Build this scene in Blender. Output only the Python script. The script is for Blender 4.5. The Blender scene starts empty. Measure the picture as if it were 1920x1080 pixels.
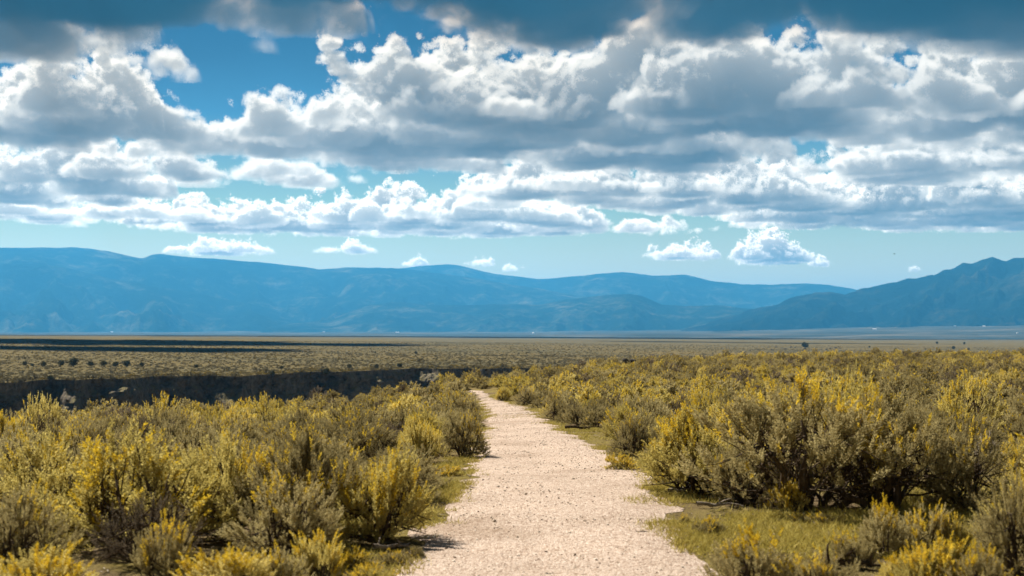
import bpy, math, random, time
import numpy as np
from concurrent.futures import ThreadPoolExecutor
from mathutils import Vector, Euler

T0 = time.time()
scene = bpy.context.scene
R = math.radians
SUN_AZ, SUN_EL = R(-42), R(46)          # ahead and to the left, high
EYE = 1.7
FOC, HORIZON_Y = 2667.0, 625.0          # of the 1920 x 1080 photograph
PITCH = math.atan((HORIZON_Y - 540.0) / FOC)

# ------------------------------------------------------------------ camera
cam = bpy.data.cameras.new('camera')
cam.sensor_width, cam.lens = 36.0, 36.0 * FOC / 1920.0
cam.clip_start, cam.clip_end = 0.1, 200000.0
cam.dof.use_dof = True
cam.dof.focus_distance, cam.dof.aperture_fstop = 30.0, 2.8
camo = bpy.data.objects.new('camera', cam)
scene.collection.objects.link(camo)
camo.location = (0, 0, EYE)
camo.rotation_euler = (R(90) + PITCH, 0, 0)
scene.camera = camo

# ------------------------------------------------------------------ sun, exposure, sampling
sun = bpy.data.lights.new('sun', 'SUN')
sun.energy, sun.angle, sun.color = 5.0, R(0.53), (1.0, 0.94, 0.84)
suno = bpy.data.objects.new('sun', sun)
scene.collection.objects.link(suno)
sd = Vector((math.sin(SUN_AZ) * math.cos(SUN_EL), math.cos(SUN_AZ) * math.cos(SUN_EL), math.sin(SUN_EL)))
suno.rotation_euler = sd.to_track_quat('Z', 'Y').to_euler()
suno.location = sd * 50
vs = scene.view_settings
vs.view_transform, vs.look, vs.gamma, vs.exposure = 'Standard', 'None', 1.0, 1.3
vs.use_curve_mapping = False
cy = scene.cycles
cy.max_bounces, cy.diffuse_bounces, cy.glossy_bounces, cy.transmission_bounces = 6, 3, 1, 3
cy.transparent_max_bounces, cy.volume_bounces = 4, 0
cy.caustics_reflective = cy.caustics_refractive = False
cy.use_denoising = True

# ------------------------------------------------------------------ sky: Nishita with a marched field of broken cumulus
def make_noise(n=96, seed=3):
    rng=np.random.default_rng(seed)
    g=(np.arange(n)+.5)/n
    X,Y,Z=np.meshgrid(g,g,g,indexing='ij')
    out=np.zeros((n,n,n),np.float32)
    tot=0
    for f,w in ((4,.5),(8,.27),(16,.15),(32,.08)):
        pts=rng.random((f,f,f,3)).astype(np.float32)
        cx,cy,cz=(X*f).astype(int),(Y*f).astype(int),(Z*f).astype(int)
        fx,fy,fz=[(A*f-c).astype(np.float32) for A,c in ((X,cx),(Y,cy),(Z,cz))]
        best=np.full((n,n,n),9.,np.float32)
        for dx in (-1,0,1):
            for dy in (-1,0,1):
                for dz in (-1,0,1):
                    p=pts[(cx+dx)%f,(cy+dy)%f,(cz+dz)%f]
                    d=(p[...,0]+dx-fx)**2+(p[...,1]+dy-fy)**2+(p[...,2]+dz-fz)**2
                    np.minimum(best,d,out=best)
        out+=w*(1-np.clip(np.sqrt(best)/.9,0,1.2)); tot+=w
    out/=tot
    out=(out-out.mean())/out.std()
    return out.astype(np.float32)
def tri(V,x,y,z):
    n=V.shape[0]; F=V.ravel()
    x=x*n; y=y*n; z=z*n
    xf=np.floor(x); yf=np.floor(y); zf=np.floor(z)
    ax=(x-xf); ay=(y-yf); az=(z-zf)
    x0=xf.astype(np.int32)%n; y0=yf.astype(np.int32)%n; z0=zf.astype(np.int32)%n
    x1=(x0+1)%n; y1=(y0+1)%n; z1=(z0+1)%n
    a=x0*n; b=x1*n
    i00=(a+y0)*n; i01=(a+y1)*n; i10=(b+y0)*n; i11=(b+y1)*n
    c00=F[i00+z0]*(1-az)+F[i00+z1]*az
    c01=F[i01+z0]*(1-az)+F[i01+z1]*az
    c10=F[i10+z0]*(1-az)+F[i10+z1]*az
    c11=F[i11+z0]*(1-az)+F[i11+z1]*az
    return (c00*(1-ay)+c01*ay)*(1-ax)+(c10*(1-ay)+c11*ay)*ax
def near(V,x,y,z):
    n=V.shape[0]
    return V.ravel()[((x*n).astype(np.int32)%n*n+(y*n).astype(np.int32)%n)*n+(z*n).astype(np.int32)%n]
# clouds of the photograph: centre px, half width px, far edge of base y, near edge of base y, top height
CL=[ # overhead deck
 (0,200,142,-250,.62),(140,130,118,-120,.5),(400,340,54,-330,.70),(240,170,70,-250,.6),(760,170,50,-330,.62),(1060,160,44,-330,.5),(650,150,72,-300,.64),(950,190,86,-60,.22),(1380,380,64,-330,.66),(1640,160,94,-250,.6),(1850,240,106,-300,.62),
 # left
 (282,58,150,132,.19),(105,30,125,112,.05),(205,20,128,120,.05),(490,28,92,84,.03),
 (20,150,300,225,.40),(170,120,300,225,.36),(310,90,300,255,.20),(450,120,298,262,.22),(590,110,300,268,.20),
 (90,170,395,345,.30),(540,120,345,318,.10),(290,110,352,328,.14),
 (120,170,424,400,.14),(380,130,438,412,.20),(560,140,440,412,.22),
 # middle bank
 (575,120,290,238,.19),(710,145,316,210,.42),(880,150,318,200,.46),(1050,150,318,205,.44),(1230,180,322,190,.50),(1380,120,300,195,.48),
 (1525,84,258,230,.30),(1590,150,274,195,.30),(1840,150,290,215,.38),(1740,60,255,215,.22),
 (1050,62,288,270,.15),(880,20,248,238,.06),(1370,15,172,164,.05),(280,17,304,298,.05),(1250,24,220,207,.09),(1000,40,262,250,.1),(1450,30,235,222,.1),(1680,34,250,238,.12),(190,30,290,278,.07),(60,40,262,248,.09),
 # lower rows
 (760,120,440,400,.26),(900,120,442,402,.28),(1030,95,438,405,.24),(1000,170,385,345,.22),(1180,150,385,345,.20),(1310,130,400,355,.30),(1480,120,428,385,.36),(1600,120,430,385,.36),(1760,120,440,390,.42),(1880,100,440,380,.46),(1420,100,400,360,.28),(1680,150,350,315,.22),(1850,120,350,315,.2),
 (1230,62,437,424,.12),(140,26,431,427,.03),
 (408,78,478,468,.13),(655,46,474,468,.09),(895,24,498,490,.10),(957,17,505,499,.08),(1285,62,486,476,.16),
 (1440,62,498,482,.30),(1542,19,500,494,.10),(1722,34,518,510,.14),(1112,26,518,514,.07),(778,20,500,495,.10),(1410,30,425,421,.06),(1350,18,432,429,.05),(1305,16,435,432,.05),
]
def el_of(y): return math.atan((HORIZON_Y-y)/FOC)
def height_map(R=24.,res=.03,seed=5):
    n=int(2*R/res); rng=np.random.default_rng(seed)
    c=(np.arange(n)+.5)*res-R
    H=np.zeros((n,n),np.float32) # [ix,iy]
    def noise2(scale,seed):
        r=np.random.default_rng(seed); m=int(2*R/scale)+3
        g=r.standard_normal((m,m)).astype(np.float32)
        u=(c+R)/scale; i=u.astype(int); f=u-i; f=f*f*(3-2*f)
        a=g[i]*(1-f)[:,None]+g[i+1]*f[:,None]
        return a[:,i]*(1-f)[None]+a[:,i+1]*f[None]
    w1=noise2(.9,1)*.5+noise2(.4,2)*.3+noise2(.17,9)*.2; w2=noise2(.9,3)*.5+noise2(.4,4)*.3+noise2(.17,8)*.2
    items=[]
    for (px,hw,yf,yn,h) in CL:
        ef=el_of(yf); Df=1/math.tan(ef)
        Dn=1/math.tan(el_of(yn)); D=.5*(Df+Dn)
        az=math.atan((px-960)/FOC)
        items.append((D*math.sin(az),D*math.cos(az),az,hw/FOC*D*1.05,max(.5*(Df-Dn),hw/FOC*D*.45),h))
    # the same broken cumulus field all the way round, outside the frame
    for k in range(620):
        r=math.sqrt(rng.uniform(2.2**2,22**2)); az=rng.uniform(-math.pi,math.pi)
        if abs(az)<math.radians(24) and r>3.1: continue
        s=rng.lognormal(-.6,.5)
        items.append((r*math.sin(az),r*math.cos(az),rng.uniform(0,3),s,s*rng.uniform(.5,1),min(.6,.45*s)*rng.uniform(.5,1.1)))
    puffs=[]
    for (x,y,az,a,b,h) in items:
        puffs.append((x,y,az,a,b,h*.72))
        for k in range(int(5+14*min(1,a))):
            r=math.sqrt(rng.random())*1.02; th=rng.uniform(0,2*math.pi)
            u,v=a*r*math.cos(th),b*r*math.sin(th)
            q=rng.uniform(.16,.42)*min(a,b)+.02
            puffs.append((x+u*math.cos(az)+v*math.sin(az),y-u*math.sin(az)+v*math.cos(az),az,q*rng.uniform(1,1.5),q,min(h*rng.uniform(.55,1.12)*(1-.45*r*r),.45*h+.75*q)))
    for (x,y,az,a,b,h) in puffs:
        m=max(a,b)*1.6
        i0,i1=[int(np.clip((v+R)/res,0,n)) for v in (x-m,x+m)]
        j0,j1=[int(np.clip((v+R)/res,0,n)) for v in (y-m,y+m)]
        if i1<=i0 or j1<=j0: continue
        X=c[i0:i1,None]-x; Y=c[None,j0:j1]-y
        k=min(1.,max(a,b)/.8)
        X=X+.22*k*w1[i0:i1,j0:j1]; Y=Y+.22*k*w2[i0:i1,j0:j1]
        u=X*math.cos(az)-Y*math.sin(az); v=X*math.sin(az)+Y*math.cos(az)
        r2=(u/a)**2+(v/b)**2
        dome=h*np.clip(1-r2,0,1)**.55
        H[i0:i1,j0:j1]=np.maximum(H[i0:i1,j0:j1],dome)
    return H,R,res
class Sky:
    def __init__(s):
        s.V=make_noise(); s.H,s.R,s.res=height_map()
        # sun optical depth on a coarse grid
        g=.08; s.g=g; n=int(2*s.R/g); s.zl=np.linspace(.95,1.75,17)
        c=((np.arange(n)+.5)*g-s.R).astype(np.float32)
        s.sig=26.
        def slab(z):
            X,Y=np.meshgrid(c,c,indexing='ij')
            return s.dens(X.ravel(),Y.ravel(),np.full(X.size,z,np.float32),False).reshape(n,n)
        with ThreadPoolExecutor(4) as ex: D=list(ex.map(slab,s.zl))
        dz=s.zl[1]-s.zl[0]; dl=dz/math.sin(SUN_EL)
        sh=dz/math.tan(SUN_EL)/g; sx,sy=sh*math.sin(SUN_AZ),sh*math.cos(SUN_AZ)
        tau=[np.zeros((n,n),np.float32)]
        def shift(A,d,ax):
            i=math.floor(d); f=d-i
            return np.roll(A,-i,ax)*(1-f)+np.roll(A,-i-1,ax)*f
        for k in range(len(s.zl)-2,-1,-1):
            T=tau[0]+(D[k+1])*s.sig*dl
            tau.insert(0,shift(shift(T,sx,0),sy,1))
        s.tau=np.stack(tau,2).astype(np.float32); s.n=n
    def dens(s,x,y,z,fine=True):
        n=s.H.shape[0]
        u=(x+s.R)/s.res-.5; v=(y+s.R)/s.res-.5
        i=np.clip(u.astype(np.int32),0,n-2); j=np.clip(v.astype(np.int32),0,n-2)
        u=u-i; v=v-j; F=s.H.ravel(); b=i*n+j
        H=(F[b]*(1-v)+F[b+1]*v)*(1-u)+(F[b+n]*(1-v)+F[b+n+1]*v)*u
        d=np.zeros_like(x)
        q=z-1
        ok=np.nonzero((H>.004)&(x*x+y*y<540.)&(q>-.05)&(q<H+.35))[0]
        if ok.size==0: return d
        xo,yo,zo,Ho=x[ok],y[ok],z[ok],H[ok]
        A=tri(s.V,xo*.53+yo*.11,yo*.49-xo*.09,zo*.62+xo*.05)
        if fine: 
            B=tri(s.V,xo*2.0+yo*.7+.05*A,yo*1.9-xo*.6,zo*2.3+.05*A)
            C=near(s.V,xo*6.1-yo*1.3,yo*5.7+xo*1.1,zo*6.6)
        else: B=C=0.
        k=np.minimum(1,Ho*5)
        f=Ho*1.02+k*(.115*A+.050*B+.011*C)-.03*k-(zo-1)
        soft=.036+.08*Ho
        base=np.clip((zo-1+.03+.03*A+.016*B)/.09,0,1)
        edge=np.clip((Ho-.004)/.05,0,1)
        d[ok]=np.clip(f/soft,0,1)**1.3*base*edge
        return d
    def suntau(s,x,y,z):
        n=s.n; u=(x+s.R)/s.g-.5; v=(y+s.R)/s.g-.5
        i=np.clip(u.astype(np.int32),0,n-2); j=np.clip(v.astype(np.int32),0,n-2)
        w=np.clip((z-s.zl[0])/(s.zl[1]-s.zl[0]),0,len(s.zl)-1.01); k=w.astype(np.int32)
        fu=u-i; fv=v-j; fw=w-k; m=len(s.zl); T=s.tau.ravel()
        b=(i*n+j)*m+k
        def col(b): return T[b]*(1-fw)+T[b+1]*fw
        return (col(b)*(1-fv)+col(b+m)*fv)*(1-fu)+(col(b+n*m)*(1-fv)+col(b+n*m+m)*fv)*fu
    def march(s,dx,dy,dz,a=.0055,seed=0):
        N=dx.size; rng=np.random.default_rng(seed)
        rgb=np.zeros((N,3),np.float32); T=np.ones(N,np.float32)
        # slab entry and exit along the ray
        t0=.965/dz; t1=np.minimum(1.78/dz,27.)
        t=t0*(1+a*rng.random(N).astype(np.float32)); act=np.nonzero(t<t1)[0]
        sd=(math.sin(SUN_AZ)*math.cos(SUN_EL),math.cos(SUN_AZ)*math.cos(SUN_EL),math.sin(SUN_EL))
        cs=dx*sd[0]+dy*sd[1]+dz*sd[2]
        def hg(g): return (1-g*g)/(1+g*g-2*g*cs)**1.5
        ph1=(.65*hg(.55)+.35*hg(-.15)); 
        it=0
        while act.size:
            ta=t[act]; st=ta*a*np.where(dz[act]>.3,2.5,1)
            x=dx[act]*ta; y=dy[act]*ta; z=dz[act]*ta
            d=s.dens(x,y,z)
            hit=np.nonzero(d>1e-3)[0]
            if hit.size:
                ia=act[hit]; dd=d[hit]; xx,yy,zz=x[hit],y[hit],z[hit]
                e=.045
                d2=s.dens(xx+sd[0]*e,yy+sd[1]*e,zz+sd[2]*e)
                tau=s.suntau(xx,yy,zz)*.7+d2*s.sig*.10
                tau=tau*(1+2.4*np.clip((5.4-ta[hit])/.8,0,1))   # extra shade by nearness, darkening the thick deck overhead
                p=ph1[ia]
                sun=.40*p*np.exp(-tau)+1.40*np.exp(-.30*tau)+.22*np.exp(-.12*tau)
                hgt=np.clip((zz-1)/.5,0,1)
                amb=.02+.22*hgt+.50*np.exp(-.10*tau)
                al=1-np.exp(-s.sig*dd*st[hit])
                w=(T[ia]*al)
                rgb[ia,0]+=w*(sun*.55*1.00+amb*.075)
                rgb[ia,1]+=w*(sun*.55*.965+amb*.105)
                rgb[ia,2]+=w*(sun*.55*.90+amb*.13)
                T[ia]*=1-al
            t[act]+=st
            it+=1
            act=act[(t[act]<t1[act])&(T[act]>.01)]
        return rgb,1-T
    def pano(s,W,Hh,az0,az1,el0,el1,a=.0055):
        az=az0+(np.arange(W)+.5)/W*(az1-az0); el=el0+(np.arange(Hh)+.5)/Hh*(el1-el0)
        out=np.zeros((Hh,W,4),np.float32)
        def band(j):
            E=np.repeat(el[j:j+6],W).astype(np.float32); A=np.tile(az,len(el[j:j+6])).astype(np.float32)
            rgb,al=s.march(np.sin(A)*np.cos(E),np.cos(A)*np.cos(E),np.sin(E),a,seed=j)
            out[j:j+6]=np.concatenate([rgb,al[:,None]],1).reshape(-1,W,4)
        with ThreadPoolExecutor(4) as ex: list(ex.map(band,range(0,Hh,6)))
        return out
def env_image(name, P):
    h, w = P.shape[:2]
    im = bpy.data.images.new(name, w, h, alpha=True, float_buffer=True)
    im.colorspace_settings.name = 'Non-Color'
    im.alpha_mode = 'CHANNEL_PACKED'
    im.pixels.foreach_set(np.ascontiguousarray(P, dtype=np.float32).ravel())
    im.update(); im.pack()
    return im
SKY = Sky()
SEC = (R(-24), R(24), R(1.0), R(15.5))
im_near = env_image('cloud_sector', SKY.pano(1640, 496, *SEC, a=.0055))
im_dome = env_image('cloud_dome', SKY.pano(720, 180, -math.pi, math.pi, R(1.0), R(89.9), a=.02))
del SKY
print('clouds', time.time() - T0)

class NT:
    """small helper round a node tree"""
    def __init__(s, tree): s.t = tree; tree.nodes.clear()
    def n(s, kind, **kw):
        o = s.t.nodes.new(kind)
        for k, v in kw.items():
            if k.startswith('_'): setattr(o, k[1:], v)
        return o
    def set(s, sock, v):
        if isinstance(v, bpy.types.NodeSocket): s.t.links.new(v, sock)
        elif v is not None: sock.default_value = v
    def math(s, op, a, b=None, c=None, clamp=False):
        o = s.t.nodes.new('ShaderNodeMath'); o.operation = op; o.use_clamp = clamp
        for i, v in enumerate((a, b, c)): s.set(o.inputs[i], v)
        return o.outputs[0]
    def mix(s, f, a, b, mode='MIX'):
        o = s.t.nodes.new('ShaderNodeMix'); o.data_type = 'RGBA'; o.blend_type = mode
        s.set(o.inputs[0], f); s.set(o.inputs[6], a); s.set(o.inputs[7], b)
        return o.outputs[2]
    def noise(s, vec, scale, detail=4, rough=.55, dim='3D'):
        o = s.t.nodes.new('ShaderNodeTexNoise'); o.noise_dimensions = dim
        s.set(o.inputs['Vector'], vec)
        o.inputs['Scale'].default_value = scale; o.inputs['Detail'].default_value = detail; o.inputs['Roughness'].default_value = rough
        return o.outputs[0]
    def vor(s, vec, scale, feature='F1', rnd=1.0, out=0):
        o = s.t.nodes.new('ShaderNodeTexVoronoi'); o.feature = feature
        s.set(o.inputs['Vector'], vec)
        o.inputs['Scale'].default_value = scale; o.inputs['Randomness'].default_value = rnd
        return o.outputs[out]
    def ramp(s, fac, stops, interp='LINEAR'):
        o = s.t.nodes.new('ShaderNodeValToRGB'); o.color_ramp.interpolation = interp
        el = o.color_ramp.elements
        while len(el) < len(stops): el.new(.5)
        for e, (p, c) in zip(el, stops):
            e.position = p; e.color = (*c, 1) if len(c) == 3 else c
        s.set(o.inputs[0], fac)
        return o.outputs[0]
    def link(s, a, b): s.t.links.new(a, b)

world = bpy.data.worlds.new('World'); scene.world = world; world.use_nodes = True
N = NT(world.node_tree)
tc = N.n('ShaderNodeTexCoord')
sep = N.n('ShaderNodeSeparateXYZ'); N.link(tc.outputs['Generated'], sep.inputs[0])
az = N.math('ARCTAN2', sep.outputs[0], sep.outputs[1]); el = N.math('ARCSINE', sep.outputs[2])
def lookup(im, a0, a1, e0, e1, ext):
    u = N.math('DIVIDE', N.math('SUBTRACT', az, a0), a1 - a0); v = N.math('DIVIDE', N.math('SUBTRACT', el, e0), e1 - e0)
    c = N.n('ShaderNodeCombineXYZ'); N.link(u, c.inputs[0]); N.link(v, c.inputs[1])
    t = N.n('ShaderNodeTexImage', _image=im, _extension=ext, _interpolation='Linear'); N.link(c.outputs[0], t.inputs[0])
    return t, u, v
tn, u, v = lookup(im_near, *SEC, 'EXTEND')
td, _, _ = lookup(im_dome, -math.pi, math.pi, R(1.0), R(89.9), 'EXTEND')
inside = N.math('MULTIPLY', N.math('LESS_THAN', N.math('ABSOLUTE', N.math('SUBTRACT', u, .5)), .497), N.math('LESS_THAN', v, .99))
# far low clouds are brightened by the gain ramp below to offset the haze
crgb = N.mix(inside, td.outputs[0], tn.outputs[0])
calp = N.math('ADD', N.math('MULTIPLY', td.outputs[1], N.math('SUBTRACT', 1, inside)), N.math('MULTIPLY', tn.outputs[1], inside))
up = N.math('GREATER_THAN', el, R(0.9))
calp = N.math('MULTIPLY', calp, up)
sky = N.n('ShaderNodeTexSky', _sky_type='NISHITA', _sun_disc=False, _sun_elevation=SUN_EL, _sun_rotation=SUN_AZ, _altitude=2100.0, _air_density=1.0, _dust_density=0.3, _ozone_density=2.0)
SKY_STR, CLOUD_GAIN = 0.1, .43
elf = N.math('DIVIDE', el, R(14), clamp=True)
grade = N.ramp(elf, [(0.0, (1.20, .69, .30)), (.35, (.44, .42, .24)), (.62, (.09, .21, .24)), (1.0, (.006, .045, .075))])
clear = N.mix(1.0, sky.outputs[0], grade, 'MULTIPLY')
gain = N.ramp(elf, [(.14, (1.15, 1.0, .83)), (.34, (.90, .81, .69)), (.48, (.64, .585, .52)), (.80, (.50, .46, .41)), (.95, (.40, .275, .165))])
cs = N.n('ShaderNodeVectorMath', _operation='SCALE'); N.link(N.mix(1.0, crgb, gain, 'MULTIPLY'), cs.inputs[0]); N.set(cs.inputs['Scale'], N.math('MULTIPLY', up, CLOUD_GAIN * 2.2 / SKY_STR))
tr = N.math('SUBTRACT', 1, calp)
cl2 = N.n('ShaderNodeVectorMath', _operation='SCALE'); N.link(clear, cl2.inputs[0]); N.link(tr, cl2.inputs['Scale'])
add = N.n('ShaderNodeVectorMath', _operation='ADD'); N.link(cs.outputs[0], add.inputs[0]); N.link(cl2.outputs[0], add.inputs[1])
bg = N.n('ShaderNodeBackground'); N.link(add.outputs[0], bg.inputs[0]); bg.inputs[1].default_value = SKY_STR
wo = N.n('ShaderNodeOutputWorld'); N.link(bg.outputs[0], wo.inputs[0])

# ------------------------------------------------------------------ helpers
COL = scene.collection
def mesh(name, verts, faces, mat=None, smooth=False):
    """verts (n,3) array; faces (m,3) or (m,4) array"""
    me = bpy.data.meshes.new(name)
    v = np.ascontiguousarray(verts, np.float32); f = np.ascontiguousarray(faces, np.int32)
    k = f.shape[1]
    me.vertices.add(len(v)); me.vertices.foreach_set('co', v.ravel())
    me.loops.add(f.size); me.loops.foreach_set('vertex_index', f.ravel())
    me.polygons.add(len(f))
    me.polygons.foreach_set('loop_start', np.arange(0, f.size, k, dtype=np.int32))
    me.polygons.foreach_set('loop_total', np.full(len(f), k, np.int32))
    me.polygons.foreach_set('use_smooth', np.full(len(f), smooth, bool))
    me.update(calc_edges=True)
    if mat is not None: me.materials.append(mat)
    return me
def link(name, me, parent=None, loc=None):
    o = bpy.data.objects.new(name, me); COL.objects.link(o)
    if parent is not None: o.parent = parent
    if loc is not None: o.location = loc
    return o
def thing(name, label, cat, loc, rz=0.0, scale=(1, 1, 1), group=None):
    o = bpy.data.objects.new(name, None); COL.objects.link(o)
    o.empty_display_size = .1
    o.location = loc; o.rotation_euler = (0, 0, rz); o.scale = scale
    o['label'] = label; o['category'] = cat
    if group: o['group'] = group
    return o
def structure(o): o['kind'] = 'structure'; return o
def stuff(o, label, cat): o['kind'] = 'stuff'; o['label'] = label; o['category'] = cat; return o
def grid_faces(a, b):
    i = np.arange(a - 1)[:, None] * b + np.arange(b - 1)[None]
    i = i.ravel()
    return np.stack([i, i + b, i + b + 1, i + 1], 1)
def smooth(a, b, x):
    t = np.clip((x - a) / (b - a), 0, 1); return t * t * (3 - 2 * t)
def vnoise(x, y, seed):
    """value noise on a lattice of 1"""
    r = np.random.default_rng(seed); g = r.random((256, 256)).astype(np.float64) * 2 - 1
    xi = np.floor(x).astype(int); yi = np.floor(y).astype(int); fx = x - xi; fy = y - yi
    fx = fx * fx * (3 - 2 * fx); fy = fy * fy * (3 - 2 * fy)
    a = g[xi % 256, yi % 256]; b = g[(xi + 1) % 256, yi % 256]; c = g[xi % 256, (yi + 1) % 256]; d = g[(xi + 1) % 256, (yi + 1) % 256]
    return (a * (1 - fx) + b * fx) * (1 - fy) + (c * (1 - fx) + d * fx) * fy
def fbm(x, y, seed, octs=5, gain=.5):
    s, a, t = 0., 1., 0.
    for k in range(octs):
        s = s + a * vnoise(x * 2 ** k, y * 2 ** k, seed + k); t += a; a *= gain
    return s / t
def material(name, rough=.9):
    m = bpy.data.materials.new(name); m.use_nodes = True
    n = NT(m.node_tree)
    b = n.n('ShaderNodeBsdfPrincipled'); o = n.n('ShaderNodeOutputMaterial'); n.link(b.outputs[0], o.inputs[0])
    b.inputs['Roughness'].default_value = rough
    b.inputs['Specular IOR Level'].default_value = 0.0
    return m, n, b
def pos(n):
    g = n.n('ShaderNodeNewGeometry'); return g.outputs['Position']
def bump(n, b, height, strength, dist):
    o = n.n('ShaderNodeBump'); o.inputs['Strength'].default_value = strength; o.inputs['Distance'].default_value = dist
    n.set(o.inputs['Height'], height); n.link(o.outputs[0], b.inputs['Normal'])

# ------------------------------------------------------------------ lie of the land
def px_az(px): return np.arctan((px - 960) / FOC)
NEAR_RIM = ([-180, -80, -60, -25, -20, -10, -5, 0, 3, 6, 12, 20, 26, 60, 80, 180], [900, 700, 120, 62, 62, 72, 82, 92, 104, 124, 160, 185, 200, 400, 900, 900])
def r_near(a): return np.interp(np.degrees(a), *NEAR_RIM) * (1 + .035 * np.sin(np.degrees(a) * 2.3) + .02 * np.sin(np.degrees(a) * 7.1))
def zg(x, y):
    """height of the near mesa"""
    x = np.asarray(x, float); y = np.asarray(y, float)
    r = np.hypot(x, y); a = np.degrees(np.arctan2(x, y))
    rightside = smooth(-9, 4, a)
    left = -1.8 * smooth(13, 62, r) - .006 * np.clip(r - 62, 0, 60)
    right = -.75 * smooth(12, 60, r) - .0005 * np.clip(r - 60, 0, 500)
    z = left * (1 - rightside) + right * rightside
    z = z + .035 * np.sin(x * .9 + 1.3) * np.sin(y * .55) + .05 * np.sin(x * .31 + .4) * np.cos(y * .27 + 2)
    rn = r_near(np.arctan2(x, y))
    return z - 2.5 * smooth(.93, 1.02, r / rn) * (1 - .6 * rightside)
FAR_RIM = ([-60, -25, -19.8, -13.9, -9.8, -7.3, -4.6, -1, 3.5, 25, 60], [420, 440, 466, 507, 526, 563, 600, 622, 632, 640, 620])
def r_far(a):
    d = np.degrees(a)
    return np.interp(d, *FAR_RIM) + 6 * np.sin(d * 1.3) + 4 * np.sin(d * 3.1 + 1) + 5 * fbm(d * 1.7, d * 0, 31, 4)
def zp(x, y):
    """height of the plain beyond the gorge"""
    x = np.asarray(x, float); y = np.asarray(y, float)
    r = np.hypot(x, y); a = np.degrees(np.arctan2(x, y))
    edge = np.interp(a, [-25, -20, 0, 10, 20, 25], [-6, -7, -19, -27, -33, -36])
    t = np.clip(np.log(r / 450) / math.log(8000 / 450), 0, 1.0)
    z = EYE - 15.2 * (1 - t) + edge * t
    z = z + (1.4 * fbm(x / 420, y / 420, 40, 3) + .3 * fbm(x / 60, y / 60, 44, 2)) * np.clip((r - 430) / 500, .1, 1) * (1 - smooth(5500, 8000, r))
    return z
def ray_hit(px, py, fn, t0, t1):
    """where the line of sight of a photograph pixel meets the land"""
    d = Vector(((px - 960) / FOC, 1.0, -(py - 540) / FOC)); d.rotate(Euler((PITCH, 0, 0)))
    t = np.geomspace(t0, t1, 1500)
    dz = EYE + d.z * t - fn(d.x * t, d.y * t)
    k = np.nonzero(dz <= 0)[0]
    k = k[0] if len(k) else len(t) - 1
    tt = t[k]
    return float(d.x * tt), float(d.y * tt), float(fn(d.x * tt, d.y * tt))
def gp(px, py): return ray_hit(px, py, zg, 3, 160)
def pp(px, py): return ray_hit(px, py, zp, 430, 8000)

# ------------------------------------------------------------------ ground materials
m_ground, n, b = material('scrub_soil')
P = pos(n)
c1 = n.ramp(n.noise(P, 1.1, 6, .65), [(.30, (.11, .078, .045)), (.55, (.18, .133, .082)), (.75, (.24, .187, .12))])
green = n.ramp(n.noise(P, 22, 5, .7), [(.3, (.15, .118, .036)), (.7, (.27, .215, .08))])
gm = n.ramp(n.noise(P, .55, 5, .6), [(.40, (0, 0, 0)), (.56, (1, 1, 1))])
c2 = n.mix(gm, c1, green)
lit = n.ramp(n.noise(P, 60, 3, .7), [(.35, (.55, .55, .55)), (.7, (1.15, 1.12, 1.05))])
n.link(n.mix(1.0, c2, lit, 'MULTIPLY'), b.inputs['Base Color'])
bump(n, b, n.noise(P, 45, 6, .75), .9, .03)

m_path, n, b = material('gravel')
P = pos(n)
v1 = n.vor(P, 130, out=1); sepc = n.n('ShaderNodeSeparateColor'); n.link(v1, sepc.inputs[0])
v2 = n.vor(P, 60, out=1); sep2 = n.n('ShaderNodeSeparateColor'); n.link(v2, sep2.inputs[0])
col = n.ramp(sepc.outputs[0], [(0, (.23, .168, .126)), (.3, (.365, .283, .224)), (.65, (.435, .350, .285)), (1, (.57, .49, .415))])
stone = n.ramp(sep2.outputs[0], [(0, (.50, .43, .38)), (.16, (.80, .76, .72)), (.30, (1, 1, 1)), (.85, (1.05, 1.04, 1.03)), (1, (1.25, 1.25, 1.27))])
patch = n.ramp(n.noise(P, .7, 6, .65), [(.3, (.72, .68, .63)), (.5, (.97, .96, .95)), (.7, (1.10, 1.08, 1.06))])
dirt = n.ramp(n.noise(P, 16, 5, .75), [(.30, (.52, .44, .37)), (.46, (1, 1, 1))])
n.link(n.mix(1.0, n.mix(1.0, n.mix(1.0, col, stone, 'MULTIPLY'), patch, 'MULTIPLY'), dirt, 'MULTIPLY'), b.inputs['Base Color'])
hgt = n.math('ADD', n.math('MULTIPLY', n.vor(P, 60), -1.0), n.math('MULTIPLY', n.noise(P, 24, 6, .75), 1.2))
bump(n, b, hgt, .7, .014)

m_plain, n, b = material('far_scrub')
P = pos(n)
c1 = n.ramp(n.noise(P, .06, 6, .7), [(.32, (.085, .071, .038)), (.52, (.115, .094, .048)), (.72, (.155, .122, .060))])
c2 = n.ramp(n.noise(P, .004, 5, .6), [(.35, (.80, .84, .88)), (.65, (1.12, 1.05, .92))])
n.link(n.mix(1.0, c1, c2, 'MULTIPLY'), b.inputs['Base Color'])

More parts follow.
